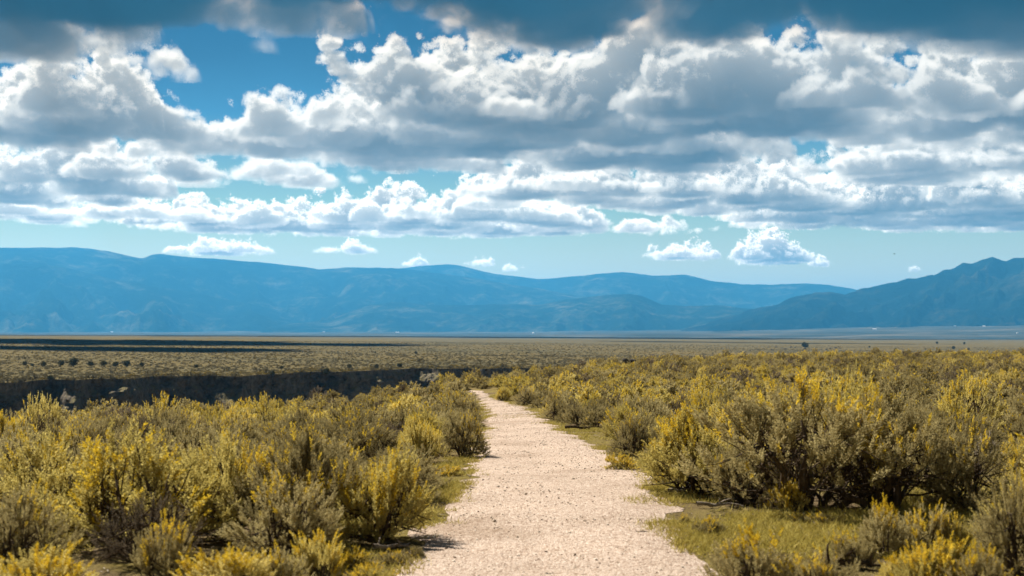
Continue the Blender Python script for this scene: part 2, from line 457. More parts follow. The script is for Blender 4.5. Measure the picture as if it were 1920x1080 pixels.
m_rock, n, b = material('basalt')
P = pos(n)
c1 = n.ramp(n.noise(P, .30, 7, .72), [(.34, (.05, .044, .038)), (.5, (.135, .115, .090)), (.66, (.23, .19, .14))])
ng_ = n.n('ShaderNodeNewGeometry'); sx = n.n('ShaderNodeSeparateXYZ'); n.link(ng_.outputs['True Normal'], sx.inputs[0])
ledge = n.math('MULTIPLY', n.ramp(sx.outputs[2], [(.35, (0, 0, 0)), (.62, (1, 1, 1))]), n.ramp(n.noise(P, .22, 5, .7), [(.42, (0, 0, 0)), (.58, (1, 1, 1))]))
n.link(n.mix(ledge, c1, (.17, .145, .075, 1)), b.inputs['Base Color'])
bump(n, b, n.noise(P, .5, 7, .75), 1.0, 1.2)

# ------------------------------------------------------------------ near mesa
az = np.radians(np.concatenate([np.linspace(-180, -32, 60, endpoint=False), np.linspace(-32, 32, 420, endpoint=False), np.linspace(32, 180, 61)]))
u = np.linspace(0, 1, 190)
rr = r_near(az)[:, None]
rad = .6 * (rr * 1.02 / .6) ** u[None]
X = np.sin(az)[:, None] * rad; Y = np.cos(az)[:, None] * rad
Z = zg(X, Y)
skirt = np.stack([np.sin(az) * rr[:, 0] * 1.06, np.cos(az) * rr[:, 0] * 1.06, np.full(len(az), -130.)], 1)
V = np.concatenate([np.stack([X, Y, Z], 2), skirt[:, None]], 1).reshape(-1, 3)
ground = structure(link('ground', mesh('ground', V, grid_faces(len(az), 191)[:, ::-1], m_ground, True)))

# ------------------------------------------------------------------ path
EDGE = [(1230, 640, 1560), (1150, 690, 1400), (1080, 728, 1324), (1040, 768, 1312), (1000, 806, 1302), (960, 838, 1288), (925, 862, 1250), (895, 872, 1210), (865, 882, 1168), (835, 900, 1115), (810, 910, 1062), (790, 914, 1030), (775, 912, 1010), (763, 902, 985), (755, 896, 950), (748, 893, 922), (740, 888, 910), (733, 876, 903)]
lf = np.array([gp(l, y)[:2] for y, l, r_ in EDGE]); rt = np.array([gp(r_, y)[:2] for y, l, r_ in EDGE])
lf = np.concatenate([[[-1.25, -6], [-1.2, 4]], lf]); rt = np.concatenate([[[1.2, -6], [1.25, 4]], rt])
def resample(p, n):
    d = np.concatenate([[0], np.cumsum(np.hypot(*np.diff(p, axis=0).T))]); s = d / d[-1]
    q = np.linspace(0, 1, n); o = np.stack([np.interp(q, s, p[:, 0]), np.interp(q, s, p[:, 1])], 1)
    return o
PL, PR = resample(lf, 420), resample(rt, 420)
kk = np.ones(5) / 5
for A in (PL, PR):
    for c in (0, 1): A[2:-2, c] = np.convolve(A[:, c], kk, 'valid')
    s = np.arange(420)
    A[:, 0] += .20 * fbm(s * .11, s * 0., 60 + (A is PR), 4) + .22 * fbm(s * .45, s * 0., 70 + (A is PR), 3)
t = np.linspace(0, 1, 17)
PX = PL[:, None, 0] * (1 - t) + PR[:, None, 0] * t; PY = PL[:, None, 1] * (1 - t) + PR[:, None, 1] * t
crown = np.clip(np.minimum(t, 1 - t) * 8, 0, 1)
PZ = zg(PX, PY) + .004 + .018 * crown[None] + .012 * fbm(PX * 1.6, PY * 1.6, 80, 3) * crown[None]
path = structure(link('path', mesh('path', np.stack([PX, PY, PZ], 2).reshape(-1, 3), grid_faces(420, 17)[:, ::-1], m_path, True)))
def path_gap(x, y):
    """signed distance from the nearer path edge, negative on the path"""
    i = np.argmin((PL[:, 0] + PR[:, 0] - 2 * x) ** 2 + (PL[:, 1] + PR[:, 1] - 2 * y) ** 2)
    dl = np.min(np.hypot(PL[:, 0] - x, PL[:, 1] - y)); dr = np.min(np.hypot(PR[:, 0] - x, PR[:, 1] - y))
    c = (PL[i] + PR[i]) / 2; hw = np.hypot(*(PR[i] - PL[i])) / 2
    ins = np.hypot(c[0] - x, c[1] - y) < hw
    return (-1 if ins else 1) * min(dl, dr), (1 if x > c[0] else -1)

# ------------------------------------------------------------------ gorge and the plain beyond it
az = np.radians(np.linspace(-58, 58, 1500))
rows = 60
w = np.linspace(0, 1, rows) ** 1.7
rf = r_far(az)[:, None]
s = az[:, None] * 560
depth = w[None] * 75
# rim cliff, ledges and talus: how far the face steps towards the eye as it goes down
steep = (.52 + .34 * smooth(-.25, .30, fbm(s / 32, depth / 24, 88, 4))) * smooth(1.2, 4.5, depth)
face = smooth(0, .05, w)[None]
out = depth * steep + 6.0 * fbm(s / 26, depth / 22, 90, 4) * face + 5.5 * fbm(s / 9, depth / 5.0, 95, 4) * face + 2.6 * fbm(s / 2.8, depth / 1.7, 96, 3) * face
rad = rf - out
X = np.sin(az)[:, None] * rad; Y = np.cos(az)[:, None] * rad
ztop = zp(np.sin(az) * rf[:, 0], np.cos(az) * rf[:, 0])[:, None]
Z = ztop - depth + 1.2 * fbm(s / 5, depth / 3.2, 99, 3) * face
floor_ = np.stack([np.sin(az) * 80, np.cos(az) * 80, np.full(len(az), -120.)], 1)
V = np.concatenate([np.stack([X, Y, Z], 2), floor_[:, None]], 1).reshape(-1, 3)
CLIFF = np.stack([X, Y, Z], 2)[:, 3:30].reshape(-1, 3)
gorge = structure(link('gorge_cliff', mesh('gorge_cliff', V, grid_faces(len(az), rows + 1)[:, ::-1], m_rock, False)))
az = np.radians(np.concatenate([np.linspace(-58, -26, 60, endpoint=False), np.linspace(-26, 26, 600, endpoint=False), np.linspace(26, 58, 61)]))
u = np.linspace(0, 1, 120)
rad = r_far(az)[:, None] * (8000. / r_far(az)[:, None]) ** (u[None] ** 1.15)
X = np.sin(az)[:, None] * rad; Y = np.cos(az)[:, None] * rad
Z = zp(X, Y)
drop = np.stack([np.sin(az) * 8600, np.cos(az) * 8600, np.full(len(az), -110.)], 1)
V = np.concatenate([np.stack([X, Y, Z], 2), drop[:, None]], 1).reshape(-1, 3)
plain = structure(link('plain', mesh('plain', V, grid_faces(len(az), 121)[:, ::-1], m_plain, True)))

# ------------------------------------------------------------------ valley and mountains, 9 to 45 km away
m_valley, n, b = material('valley_floor')
P = pos(n)
c1 = n.ramp(n.noise(P, .0011, 7, .7), [(.38, (.03, .035, .025)), (.52, (.065, .060, .040)), (.68, (.16, .135, .095))])
n.link(c1, b.inputs['Base Color'])
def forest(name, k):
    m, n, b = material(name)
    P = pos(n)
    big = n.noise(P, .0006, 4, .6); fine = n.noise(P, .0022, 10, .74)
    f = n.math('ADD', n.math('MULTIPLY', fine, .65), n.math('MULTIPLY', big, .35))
    c1 = n.ramp(f, [(.38, (.006 * k, .018 * k, .014 * k)), (.50, (.016 * k, .034 * k, .024 * k)), (.57, (.075 * k, .085 * k, .055 * k)), (.66, (.22 * k, .20 * k, .13 * k))])  # forest tone; pale stops put sunlit patches and relief into the colour
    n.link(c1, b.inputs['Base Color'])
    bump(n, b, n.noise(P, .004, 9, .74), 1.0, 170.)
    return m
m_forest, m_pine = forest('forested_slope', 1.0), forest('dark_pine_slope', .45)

def valley_z(x, y):
    r = np.hypot(x, y); a = np.degrees(np.arctan2(x, y))
    rise = np.interp(a, [-26, -12, 0, 8, 14, 20, 26], [20, 20, 30, 60, 150, 230, 260])
    t = np.clip((r - 9000) / 13000, 0, 2.6)
    return EYE - 75 + 45 * np.clip(t * 3, 0, 1) + (rise + 30) * t ** 1.5 + 10 * fbm(x / 1500, y / 1500, 120, 3)
az = np.radians(np.linspace(-58, 58, 300)); rad = np.geomspace(8500, 48000, 90)
X = np.sin(az)[:, None] * rad[None]; Y = np.cos(az)[:, None] * rad[None]
valley = structure(link('valley', mesh('valley', np.stack([X, Y, valley_z(X, Y)], 2).reshape(-1, 3), grid_faces(300, 90)[:, ::-1], m_valley, True)))

def ranges(name, prof, D, front, seed, rough, spurs):
    """a mountain range: skyline read as elevation over azimuth, set at its own distance, with spurs running to the foot"""
    prof = np.array(prof, float)
    pa = np.degrees(px_az(prof[:, 0])); ph = (HORIZON_Y - prof[:, 1]) / FOC * D
    na = int(max(200, (pa[-1] - pa[0]) * 26)); nd = 70
    a = np.radians(np.linspace(pa[0], pa[-1], na)); w = np.linspace(0, 1.35, nd)
    top = np.interp(np.degrees(a), pa, ph)
    k = np.hanning(max(5, int(na * (.012 if D > 22000 else .005))) | 1); k /= k.sum()
    top = np.convolve(np.pad(top, len(k) // 2, 'edge'), k, 'valid')
    s = a[:, None] * D
    rad = D - front * (1 - w[None]) + 0 * s
    X = np.sin(a)[:, None] * rad; Y = np.cos(a)[:, None] * rad
    foot = valley_z(X, Y) - 60
    warp = 900 * fbm(s / 5200, rad / 5200, seed, 3)
    rid = 1 - np.abs(fbm((s + warp) / spurs, rad / (spurs * 2.6), seed + 10, 5))* 2
    rid2 = 1 - np.abs(fbm((s + warp) / (spurs * .33), rad / (spurs * .7), seed + 20, 4)) * 2
    body = np.where(w <= 1, smooth(0, 1.08, w) ** .9 / smooth(0, 1.08, 1.0) ** .9, 1 - (w - 1) * 1.6)[None]
    cut = np.clip(w * (1 - w), 0, 1)[None] * 4
    h = (top[:, None] - foot) * np.clip(body - cut * rough * (.55 - .45 * rid) - cut * rough * .35 * (.5 - .5 * rid2), 0, 2)
    fine = (14 if D > 22000 else 75) * fbm(s / 420, rad / 420, seed + 30, 5) * smooth(.1, .5, w)[None] * D / 20000
    Z = foot + h + fine
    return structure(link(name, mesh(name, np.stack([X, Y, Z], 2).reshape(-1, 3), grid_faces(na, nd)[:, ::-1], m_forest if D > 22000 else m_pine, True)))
ranges('mountains', [(-700, 480), (-300, 470), (0, 473), (60, 472), (140, 470), (200, 475), (240, 484), (268, 489), (282, 482), (300, 480), (340, 484), (440, 489), (520, 496), (600, 505), (650, 501), (730, 502), (800, 509), (900, 522), (1000, 540), (1100, 556), (1250, 585), (1400, 620)], 28500, 10500, 200, .95, 2400)
ranges('far_mountains', [(560, 560), (680, 512), (740, 503), (800, 498), (840, 495), (870, 499), (900, 507), (950, 516), (1010, 523), (1080, 518), (1130, 512), (1170, 510), (1230, 518), (1262, 516), (1285, 515), (1330, 527), (1390, 534), (1450, 535), (1500, 533), (1550, 535), (1605, 545), (1700, 556), (1900, 570), (2300, 560)], 32500, 7000, 300, .8, 2400)
ranges('foothills', [(420, 640), (480, 618), (540, 606), (620, 598), (660, 582), (700, 571), (740, 565), (790, 571), (870, 573), (940, 569), (1010, 571), (1060, 563), (1110, 556), (1180, 551), (1205, 555), (1240, 571), (1290, 574), (1350, 573), (1420, 580), (1520, 596), (1640, 630)], 23500, 4500, 400, .75, 1300)
ranges('near_mountains', [(1180, 650), (1280, 622), (1350, 603), (1400, 588), (1440, 573), (1480, 559), (1520, 552), (1560, 550), (1585, 553), (1615, 542), (1650, 537), (1680, 531), (1700, 524), (1730, 522), (1752, 520), (1772, 510), (1790, 511), (1806, 503), (1822, 501), (1840, 492), (1862, 485), (1874, 490), (1888, 494), (1902, 489), (1920, 490), (1960, 478), (2050, 460), (2200, 440), (2500, 450), (2900, 470)], 20500, 5200, 500, 1.0, 1300)
ranges('lower_ridge', [(-700, 500), (-200, 508), (0, 502), (70, 500), (120, 506), (200, 524), (290, 540), (380, 552), (480, 572), (560, 590), (640, 612), (700, 630)], 25500, 6000, 600, .9, 1600)
ranges('front_spur', [(1560, 640), (1650, 606), (1740, 580), (1800, 557), (1850, 545), (1890, 528), (1930, 512), (2000, 500), (2200, 520), (2600, 540)], 19000, 3500, 700, .85, 1000)
print('land', time.time() - T0)
# ------------------------------------------------------------------ plant materials
def leaf_material(name, stops, transl=.35, hue=.06):
    m = bpy.data.materials.new(name); m.use_nodes = True
    n = NT(m.node_tree)
    g = n.n('ShaderNodeNewGeometry'); oi = n.n('ShaderNodeObjectInfo')
    rnd = g.outputs['Random Per Island']
    mixv = n.math('ADD', n.math('MULTIPLY', rnd, .5), n.math('MULTIPLY', oi.outputs['Random'], .5))
    col = n.ramp(mixv, stops)
    d = n.n('ShaderNodeBsdfDiffuse'); t = n.n('ShaderNodeBsdfTranslucent'); mx = n.n('ShaderNodeMixShader'); o = n.n('ShaderNodeOutputMaterial')
    n.link(col, d.inputs[0]); n.link(col, t.inputs[0]); mx.inputs[0].default_value = transl
    n.link(d.outputs[0], mx.inputs[1]); n.link(t.outputs[0], mx.inputs[2]); n.link(mx.outputs[0], o.inputs[0])
    return m
M_SAGE = leaf_material('sage_leaf', [(0, (.17, .138, .062)), (.35, (.30, .247, .112)), (.7, (.43, .358, .165)), (1, (.60, .52, .285))], .32)
M_GREEN = leaf_material('brush_leaf', [(0, (.22, .178, .050)), (.4, (.47, .385, .115)), (.75, (.62, .510, .170)), (1, (.75, .63, .27))], .42)
M_YELLOW = leaf_material('yellow_flower', [(0, (.46, .320, .024)), (.4, (.60, .425, .034)), (.8, (.70, .51, .056)), (1, (.76, .60, .13))], .38)
M_PLAIN = leaf_material('plain_sage_leaf', [(0, (.095, .082, .045)), (.5, (.135, .113, .060)), (1, (.185, .152, .078))], .25)
M_PLAINGOLD = leaf_material('plain_brush_leaf', [(0, (.15, .115, .035)), (.5, (.21, .158, .045)), (1, (.28, .21, .065))], .25)
M_DRY = leaf_material('dried_leaf', [(0, (.09, .070, .048)), (.5, (.20, .16, .11)), (1, (.36, .30, .22))], .2)
M_PALE = leaf_material('bleached_twig', [(0, (.52, .46, .40)), (1, (.80, .75, .70))], .2)
M_GRASS = leaf_material('short_grass', [(0, (.18, .14, .030)), (.4, (.33, .265, .06)), (.75, (.44, .36, .10)), (1, (.58, .47, .23))], .25)
M_JUNIPER = leaf_material('juniper_leaf', [(0, (.030, .034, .018)), (.5, (.055, .058, .028)), (1, (.095, .092, .042))], .2)
m_bark, n, b = material('shredding_bark', .95)
P = n.n('ShaderNodeTexCoord').outputs['Object']
mp = n.n('ShaderNodeMapping'); n.link(P, mp.inputs[0]); mp.inputs['Scale'].default_value = (40, 40, 6)
n.link(n.ramp(n.noise(mp.outputs[0], 1.0, 5, .7), [(.3, (.030, .021, .014)), (.55, (.085, .062, .042)), (.8, (.19, .15, .11))]), b.inputs['Base Color'])
m_dead, n, b = material('weathered_wood', .95)
P = n.n('ShaderNodeTexCoord').outputs['Object']
n.link(n.ramp(n.noise(P, 30, 5, .7), [(.3, (.10, .08, .06)), (.6, (.30, .25, .20)), (.8, (.50, .44, .38))]), b.inputs['Base Color'])
m_stone, n, b = material('field_stone', .95)
P = pos(n)
n.link(n.ramp(n.noise(P, 3, 6, .7), [(.3, (.035, .032, .03)), (.6, (.10, .088, .075)), (.8, (.20, .175, .14))]), b.inputs['Base Color'])
bump(n, b, n.noise(P, 6, 6, .7), .8, .05)

# ------------------------------------------------------------------ plant meshes
def tubes(paths, radii, sides=4):
    """paths (n,k,3), radii (n,k): open tapered tubes"""
    n_, k, _ = paths.shape
    d = np.gradient(paths, axis=1); d /= np.linalg.norm(d, axis=2, keepdims=True) + 1e-9
    ref = np.where(np.abs(d[..., 2:3]) > .9, np.array([1., 0, 0]), np.array([0, 0, 1.]))
    a = np.cross(d, ref); a /= np.linalg.norm(a, axis=2, keepdims=True) + 1e-9
    b_ = np.cross(d, a)
    th = np.arange(sides) / sides * 2 * math.pi
    ring = paths[:, :, None] + radii[:, :, None, None] * (a[:, :, None] * np.cos(th)[None, None, :, None] + b_[:, :, None] * np.sin(th)[None, None, :, None])
    V = ring.reshape(-1, 3)
    base = (np.arange(n_)[:, None, None] * k + np.arange(k - 1)[None, :, None]) * sides
    j = np.arange(sides)[None, None]; j2 = (j + 1) % sides
    F = np.stack([base + j, base + j2, base + sides + j2, base + sides + j], 3).reshape(-1, 4)
    return V, F
def unit(v): return v / (np.linalg.norm(v, axis=-1, keepdims=True) + 1e-9)
def bush(seed, w=1.35, stems=8, secs=6, plumes=5, leaves=60, leaf=(.024, .0075), yellow=.3, upright=.9, gnarl=.05, spread=.62, plume=(.13, .25), quad=True, topy=.45, inner=60, open_=0.):
    """one shrub a metre tall: woody stems, leafy plumes, flowering tips.  Returns three (verts, faces)"""
    g = np.random.default_rng(seed)
    lob = unit(g.normal(size=(10, 3)) * [1, 1, .6] + [0, 0, .35]); gain = g.uniform(-.20, .24, 10)
    def hull(d):
        f = 1 + (np.clip(d @ lob.T - .55, 0, 1) / .45) @ gain
        return f
    # main stems
    a = np.arange(stems) / stems * 2 * math.pi + g.normal(size=stems) * .35
    inc = g.uniform(.25, 1.15, stems)
    d = np.stack([np.cos(a) * np.sin(inc), np.sin(a) * np.sin(inc), np.cos(inc)], 1)
    ext = d * np.array([w / 2, w / 2, 1.0]) * (spread * hull(d))[:, None]
    k = 7; t = np.linspace(0, 1, k)[None, :, None]
    st = np.stack([np.cos(a), np.sin(a), a * 0], 1)[:, None] * .05
    low = ext[:, None] * np.array([1.15, 1.15, .62])
    pts = st * (1 - t) + 2 * t * (1 - t) * low * .5 + t * t * ext[:, None]
    pts = pts + np.cumsum(g.normal(size=pts.shape) * gnarl * .5, 1) * np.linspace(0, 1, k)[None, :, None] ** .5
    rad = np.linspace(.020 if not open_ else .036, .008, k)[None] * g.uniform(.7, 1.4, (stems, 1))
    bv, bf = tubes(pts, rad, 5)
    # secondary branches
    ns = stems * secs
    si = np.repeat(np.arange(stems), secs); tt = g.uniform(.15, 1.0, ns)
    def along(P_, i, t_):
        kk_ = P_.shape[1] - 1; q = t_ * kk_; j = np.minimum(q.astype(int), kk_ - 1); f = (q - j)[:, None]
        return P_[i, j] * (1 - f) + P_[i, j + 1] * f
    s0 = along(pts, si, tt)
    hz_ = unit(s0[:, :2] + g.normal(size=(ns, 2)) * .12)
    hz_ = unit(hz_ + g.normal(size=(ns, 2)) * .45)
    cz = np.clip(g.random(ns) ** .8 * .96 + .04, 0, 1); cz = np.where(open_ > 0, np.clip(cz * .8 + .24, 0, 1), cz)
    dd = np.concatenate([hz_ * np.sqrt(1 - cz ** 2)[:, None], cz[:, None]], 1)
    e = dd * np.array([w / 2, w / 2, 1.0]) * (g.uniform(.72, .90, ns) * hull(dd))[:, None]
    k2 = 5; t = np.linspace(0, 1, k2)[None, :, None]
    mid = (s0 + e) / 2 + np.array([0, 0, -.05]) + g.normal(size=(ns, 3)) * gnarl
    P2 = s0[:, None] * (1 - t) ** 2 + 2 * t * (1 - t) * mid[:, None] + t * t * e[:, None]
    v2, f2 = tubes(P2, np.linspace(.009, .003, k2)[None] * g.uniform(.7, 1.3, (ns, 1)), 4)
    # bare inner twigs
    vi, fi = np.zeros((0, 3)), np.zeros((0, 4), int)
    if inner:
        i = g.integers(0, ns, inner); q0 = along(P2, i, g.uniform(0, .7, inner)); q1 = q0 + unit(g.normal(size=(inner, 3)) + [0, 0, .5]) * g.uniform(.1, .28, (inner, 1))
        q1[:, 2] = np.maximum(q1[:, 2], .02)
        t = np.linspace(0, 1, 3)[None, :, None]
        vi, fi = tubes(q0[:, None] * (1 - t) + q1[:, None] * t + g.normal(size=(inner, 3, 3)) * .012, np.linspace(.004, .0015, 3)[None] * np.ones((inner, 1)), 3)
    bV = np.concatenate([bv, v2, vi]); bF = np.concatenate([bf, f2 + len(bv), fi + len(bv) + len(v2)])
    # plumes
    npl = ns * plumes
    i = np.repeat(np.arange(ns), plumes); tt = g.uniform(.22 if not open_ else .58, 1.0, npl) ** .7
    p0 = along(P2, i, tt)
    outw = unit(p0 / np.array([w / 2, w / 2, 1.0]))
    pd = unit(outw * .75 + np.array([0, 0, upright]) + g.normal(size=(npl, 3)) * .28)
    ln = g.uniform(*plume, npl)
    top = p0[:, 2] + ln * pd[:, 2]
    L = leaves
    ts = (np.arange(L)[None] + g.random((npl, L))) / L
    bend = np.cross(pd, unit(g.normal(size=(npl, 3)))) * .12
    ctr = p0[:, None] + pd[:, None] * (ln[:, None] * ts)[..., None] + bend[:, None] * (ln[:, None] * ts ** 2)[..., None]
    ax = pd[:, None]
    rv = unit(np.cross(ax, g.normal(size=(npl, L, 3))))
    ld = unit(ax * .9 + rv * (.75 - .45 * ts)[..., None] + g.normal(size=(npl, L, 3)) * .2)
    sw = unit(np.cross(ld, g.normal(size=(npl, L, 3))))
    ll = leaf[0] * g.uniform(.6, 1.3, (npl, L, 1)) * (1.05 - .3 * ts)[..., None]; lw = leaf[1] * g.uniform(.7, 1.3, (npl, L, 1))
    base = ctr + rv * .004
    if quad:
        v = np.stack([base, base + ld * ll * .5 + sw * lw * .5, base + ld * ll, base + ld * ll * .5 - sw * lw * .5], 2)
    else:
        v = np.stack([base - sw * lw * .5, base + sw * lw * .5, base + ld * ll], 2)
    kq = v.shape[2]
    # which plumes carry flowers: patches on the crown
    lump = np.clip(outw @ unit(g.normal(size=(6, 3)) + [0, 0, .5]).T - .45, 0, 1).max(1)
    score = lump * 1.6 + top * topy + g.normal(size=npl) * .12
    fl = score > np.quantile(score, 1 - yellow) if yellow > 0 else np.zeros(npl, bool)
    isy = fl[:, None] & (ts > g.uniform(.25, .75, (npl, 1)))
    def pack(m_):
        q = v[m_].reshape(-1, 3); return q, np.arange(len(q)).reshape(-1, kq)
    keep = v[..., 2].min(2) > .005
    return (bV, bF), pack(~isy & keep), pack(isy & keep)

BUSH = {}
def kind_bush(key, leafmat, nvar, parts_name=('branches', 'foliage', 'flowering_tips'), **kw):
    out = []
    for s in range(nvar):
        (bv, bf), (lv, lf_), (yv, yf) = bush(hash(key) % 1000 * 0 + sum(map(ord, key)) * 7 + s * 13, **kw)
        out.append((mesh('branches', bv, bf, m_bark, True), mesh('foliage', lv, lf_, leafmat), mesh('flowering_tips', yv, yf, M_YELLOW) if len(yv) else None))
    BUSH[key] = out
kind_bush('sage', M_SAGE, 6, yellow=.07, stems=8, secs=12, plumes=8, leaves=44, leaf=(.026, .0085), upright=.50, plume=(.09, .18), inner=110)
kind_bush('rabbit', M_GREEN, 5, yellow=.26, upright=.85, stems=9, secs=10, plumes=8, leaves=44, leaf=(.027, .0085), plume=(.11, .22), gnarl=.03, inner=90)
kind_bush('gnarled', M_SAGE, 2, w=1.5, yellow=.14, upright=.75, stems=8, secs=11, plumes=8, leaves=46, leaf=(.028, .0085), gnarl=.09, spread=.64, open_=1, inner=240, plume=(.11, .22))
kind_bush('spray', M_SAGE, 3, w=1.1, yellow=.22, upright=1.5, stems=8, secs=7, plumes=5, leaves=60, plume=(.20, .36), leaf=(.042, .013), gnarl=.02, inner=20)
kind_bush('goldspray', M_GREEN, 3, w=1.2, yellow=.50, upright=1.4, stems=8, secs=7, plumes=5, leaves=60, plume=(.20, .36), leaf=(.042, .013), gnarl=.02, inner=20)
kind_bush('clump', M_GREEN, 3, w=1.7, yellow=.75, upright=.6, stems=8, secs=8, plumes=7, leaves=34, leaf=(.05, .02), plume=(.12, .22), gnarl=.02, inner=0, topy=1.0)
kind_bush('midsage', M_SAGE, 6, w=1.5, yellow=.04, stems=7, secs=12, plumes=7, leaves=24, leaf=(.038, .014), quad=False, inner=60, upright=.45, plume=(.10, .18))
kind_bush('midrabbit', M_GREEN, 4, w=1.45, yellow=.17, upright=.75, stems=7, secs=12, plumes=7, leaves=24, leaf=(.038, .014), quad=False, inner=60, plume=(.12, .22))
kind_bush('dry', M_DRY, 2, w=1.4, yellow=0, stems=9, secs=8, plumes=4, leaves=26, leaf=(.026, .008), upright=.6, plume=(.09, .18), inner=200, gnarl=.07)
kind_bush('bleached', M_PALE, 1, w=.9, yellow=0, upright=1.4, stems=6, secs=4, plumes=3, leaves=40, leaf=(.05, .016), inner=0)
print('plants', time.time() - T0, {k: sum(len(m.polygons) for v_ in q for m in v_ if m) for k, q in BUSH.items()})

rnd = random.Random(11)
SPOTS = []                                # x, y, radius of every shrub that stands singly
def plant(key, x, y, h, w, label, cat='sagebrush', name='sagebrush', group=None, var=None, rz=None, sink=.03):
    vs_ = BUSH[key]; br, fo, ti = vs_[var if var is not None else rnd.randrange(len(vs_))]
    wm = {'gnarled': 1.5, 'spray': 1.1, 'goldspray': 1.2, 'clump': 1.7, 'midsage': 1.5, 'midrabbit': 1.45, 'bleached': .9, 'dry': 1.4}.get(key, 1.35)
    t_ = thing(name, label, cat, (x, y, float(zg(x, y)) - sink), rnd.uniform(0, 6.28) if rz is None else rz, (w / wm, w / wm * rnd.uniform(.85, 1.15), h), group)
    link('branches', br, t_); link('foliage', fo, t_)
    if ti: link('flowering_tips', ti, t_)
    SPOTS.append((x, y, w * .5))
    return t_
def plant_px(key, px, py, hpx, wpx, label, **kw):
    x, y, z = gp(px, py); D = math.hypot(x, y)
    return plant(key, x, y, hpx * D / FOC, wpx * D / FOC, label, **kw)
S, RB = dict(cat='sagebrush', name='sagebrush'), dict(cat='rabbitbrush', name='rabbitbrush')
# left of the path, from the frame's corner up to the bend
plant_px('rabbit', 255, 1025, 235, 400, 'broad yellow-green rabbitbrush filling the lower left foreground', **RB)
plant_px('rabbit', 90, 1005, 205, 300, 'rounded rabbitbrush between the left frame edge and the broad foreground bush', **RB)
plant_px('rabbit', 425, 1005, 225, 250, 'tall upright rabbitbrush with the brightest yellow tips in the left foreground', var=2, **RB)
plant_px('gnarled', 575, 1012, 215, 300, 'sagebrush with dark bare twisted branches low down, left foreground', var=1, **S)
plant_px('rabbit', 705, 1015, 225, 270, 'large feathery rabbitbrush leaning over the left path edge in front', **RB)
plant_px('sage', 20, 930, 130, 170, 'pale sagebrush cut by the left frame edge', **S)
plant_px('spray', 305, 1092, 110, 120, 'pale upright sage spray rising from the bottom edge', **S)
plant_px('goldspray', 440, 1108, 95, 200, 'low yellow-tipped brush along the bottom edge left of centre', **RB)
plant_px('goldspray', 60, 1125, 105, 210, 'golden brush in the bottom left corner', **RB)
plant_px('goldspray', 600, 1085, 95, 130, 'yellow flowering spray before the twisted sagebrush', **RB)
plant_px('clump', 660, 1062, 45, 70, 'small round golden flower clump at the bottom left of the path', **RB)
plant_px('spray', 525, 1100, 80, 110, 'grey-green sage spray at the bottom edge beside the golden flower clump', **S)
plant_px('rabbit', 790, 868, 122, 105, 'rabbitbrush with vivid golden tips on the left path edge halfway along', var=1, **RB)
plant_px('sage', 868, 858, 118, 125, 'dense grey-green sagebrush bulging into the path on its left', **S)
plant_px('sage', 770, 905, 70, 90, 'low sagebrush at the foot of the golden-tipped bush', **S)
plant_px('clump', 835, 893, 26, 62, 'flat golden clump beside the path under the bulging sagebrush', **RB)
plant_px('sage', 690, 880, 100, 150, 'sagebrush behind the large feathery rabbitbrush, left of the golden-tipped bush', **S)
plant_px('clump', 18, 846, 34, 56, 'round golden clump at the left frame edge', **RB)
plant_px('sage', 850, 790, 60, 75, 'sagebrush on the left path edge just before the bend', **S)
plant_px('sage', 775, 1048, 40, 70, 'tiny sagebrush on the lower left edge of the path', **S)
# right of the path
plant_px('gnarled', 1505, 955, 235, 430, 'big old sagebrush with dark gnarled trunks right of the path', var=0, rz=.6, **S)
plant_px('rabbit', 1305, 925, 190, 270, 'tall yellow-green rabbitbrush left of the big gnarled sagebrush', var=0, **RB)
plant_px('gnarled', 1665, 955, 225, 340, 'tall sagebrush joined to the right of the big gnarled one', var=1, rz=2.2, **S)
plant_px('rabbit', 1585, 930, 245, 220, 'tallest golden-tipped rabbitbrush behind the big gnarled sagebrush', var=3, **RB)
plant_px('sage', 1400, 945, 160, 230, 'sagebrush with shaded foot between the rabbitbrush and the gnarled trunks', **S)
plant_px('sage', 1820, 955, 160, 230, 'sagebrush behind the bleached white brush near the right edge', **S)
plant_px('bleached', 1850, 905, 62, 50, 'small bleached white dead brush near the right edge', name='dead_brush', cat='dead brush', sink=-.18)
plant_px('sage', 1915, 1085, 210, 170, 'sagebrush cut by the lower right frame edge', **S)
plant_px('spray', 1660, 1042, 100, 120, 'small upright brush standing alone on the right grass', **S)
plant_px('clump', 1482, 962, 62, 72, 'small round yellow-green shrub in front of the gnarled trunks', **RB)
plant_px('spray', 1420, 1110, 115, 190, 'low green-gold brush at the bottom edge right of the path', **S)
plant_px('spray', 1540, 1120, 90, 150, 'low brush at the bottom edge below the lone upright brush', **S)
plant_px('goldspray', 1750, 1110, 115, 150, 'golden brush at the bottom edge near the right corner', **RB)
plant_px('spray', 1840, 1125, 90, 120, 'pale sage spray at the bottom edge in the right corner', **S)
plant_px('clump', 1168, 882, 36, 62, 'bright yellow flower clump on the right edge of the path', **RB)
plant_px('sage', 1185, 855, 95, 115, 'sagebrush behind the bright yellow clump right of the path', **S)
plant_px('spray', 1330, 1003, 36, 80, 'tiny low plant on the grass by the right path edge', **S)
plant_px('spray', 1283, 985, 24, 34, 'tiny sprout on the right rim of the gravel', **S)
plant_px('sage', 1087, 797, 46, 68, 'round dark sagebrush right of the path before the bend', **S)
plant_px('clump', 1082, 772, 14, 34, 'small golden clump at the path bend beside the round dark sagebrush', **RB)
plant_px('sage', 1040, 788, 60, 70, 'sagebrush left of the round dark one at the path bend', **S)
plant_px('sage', 985, 760, 42, 58, 'sagebrush on the inside of the path bend', **S)
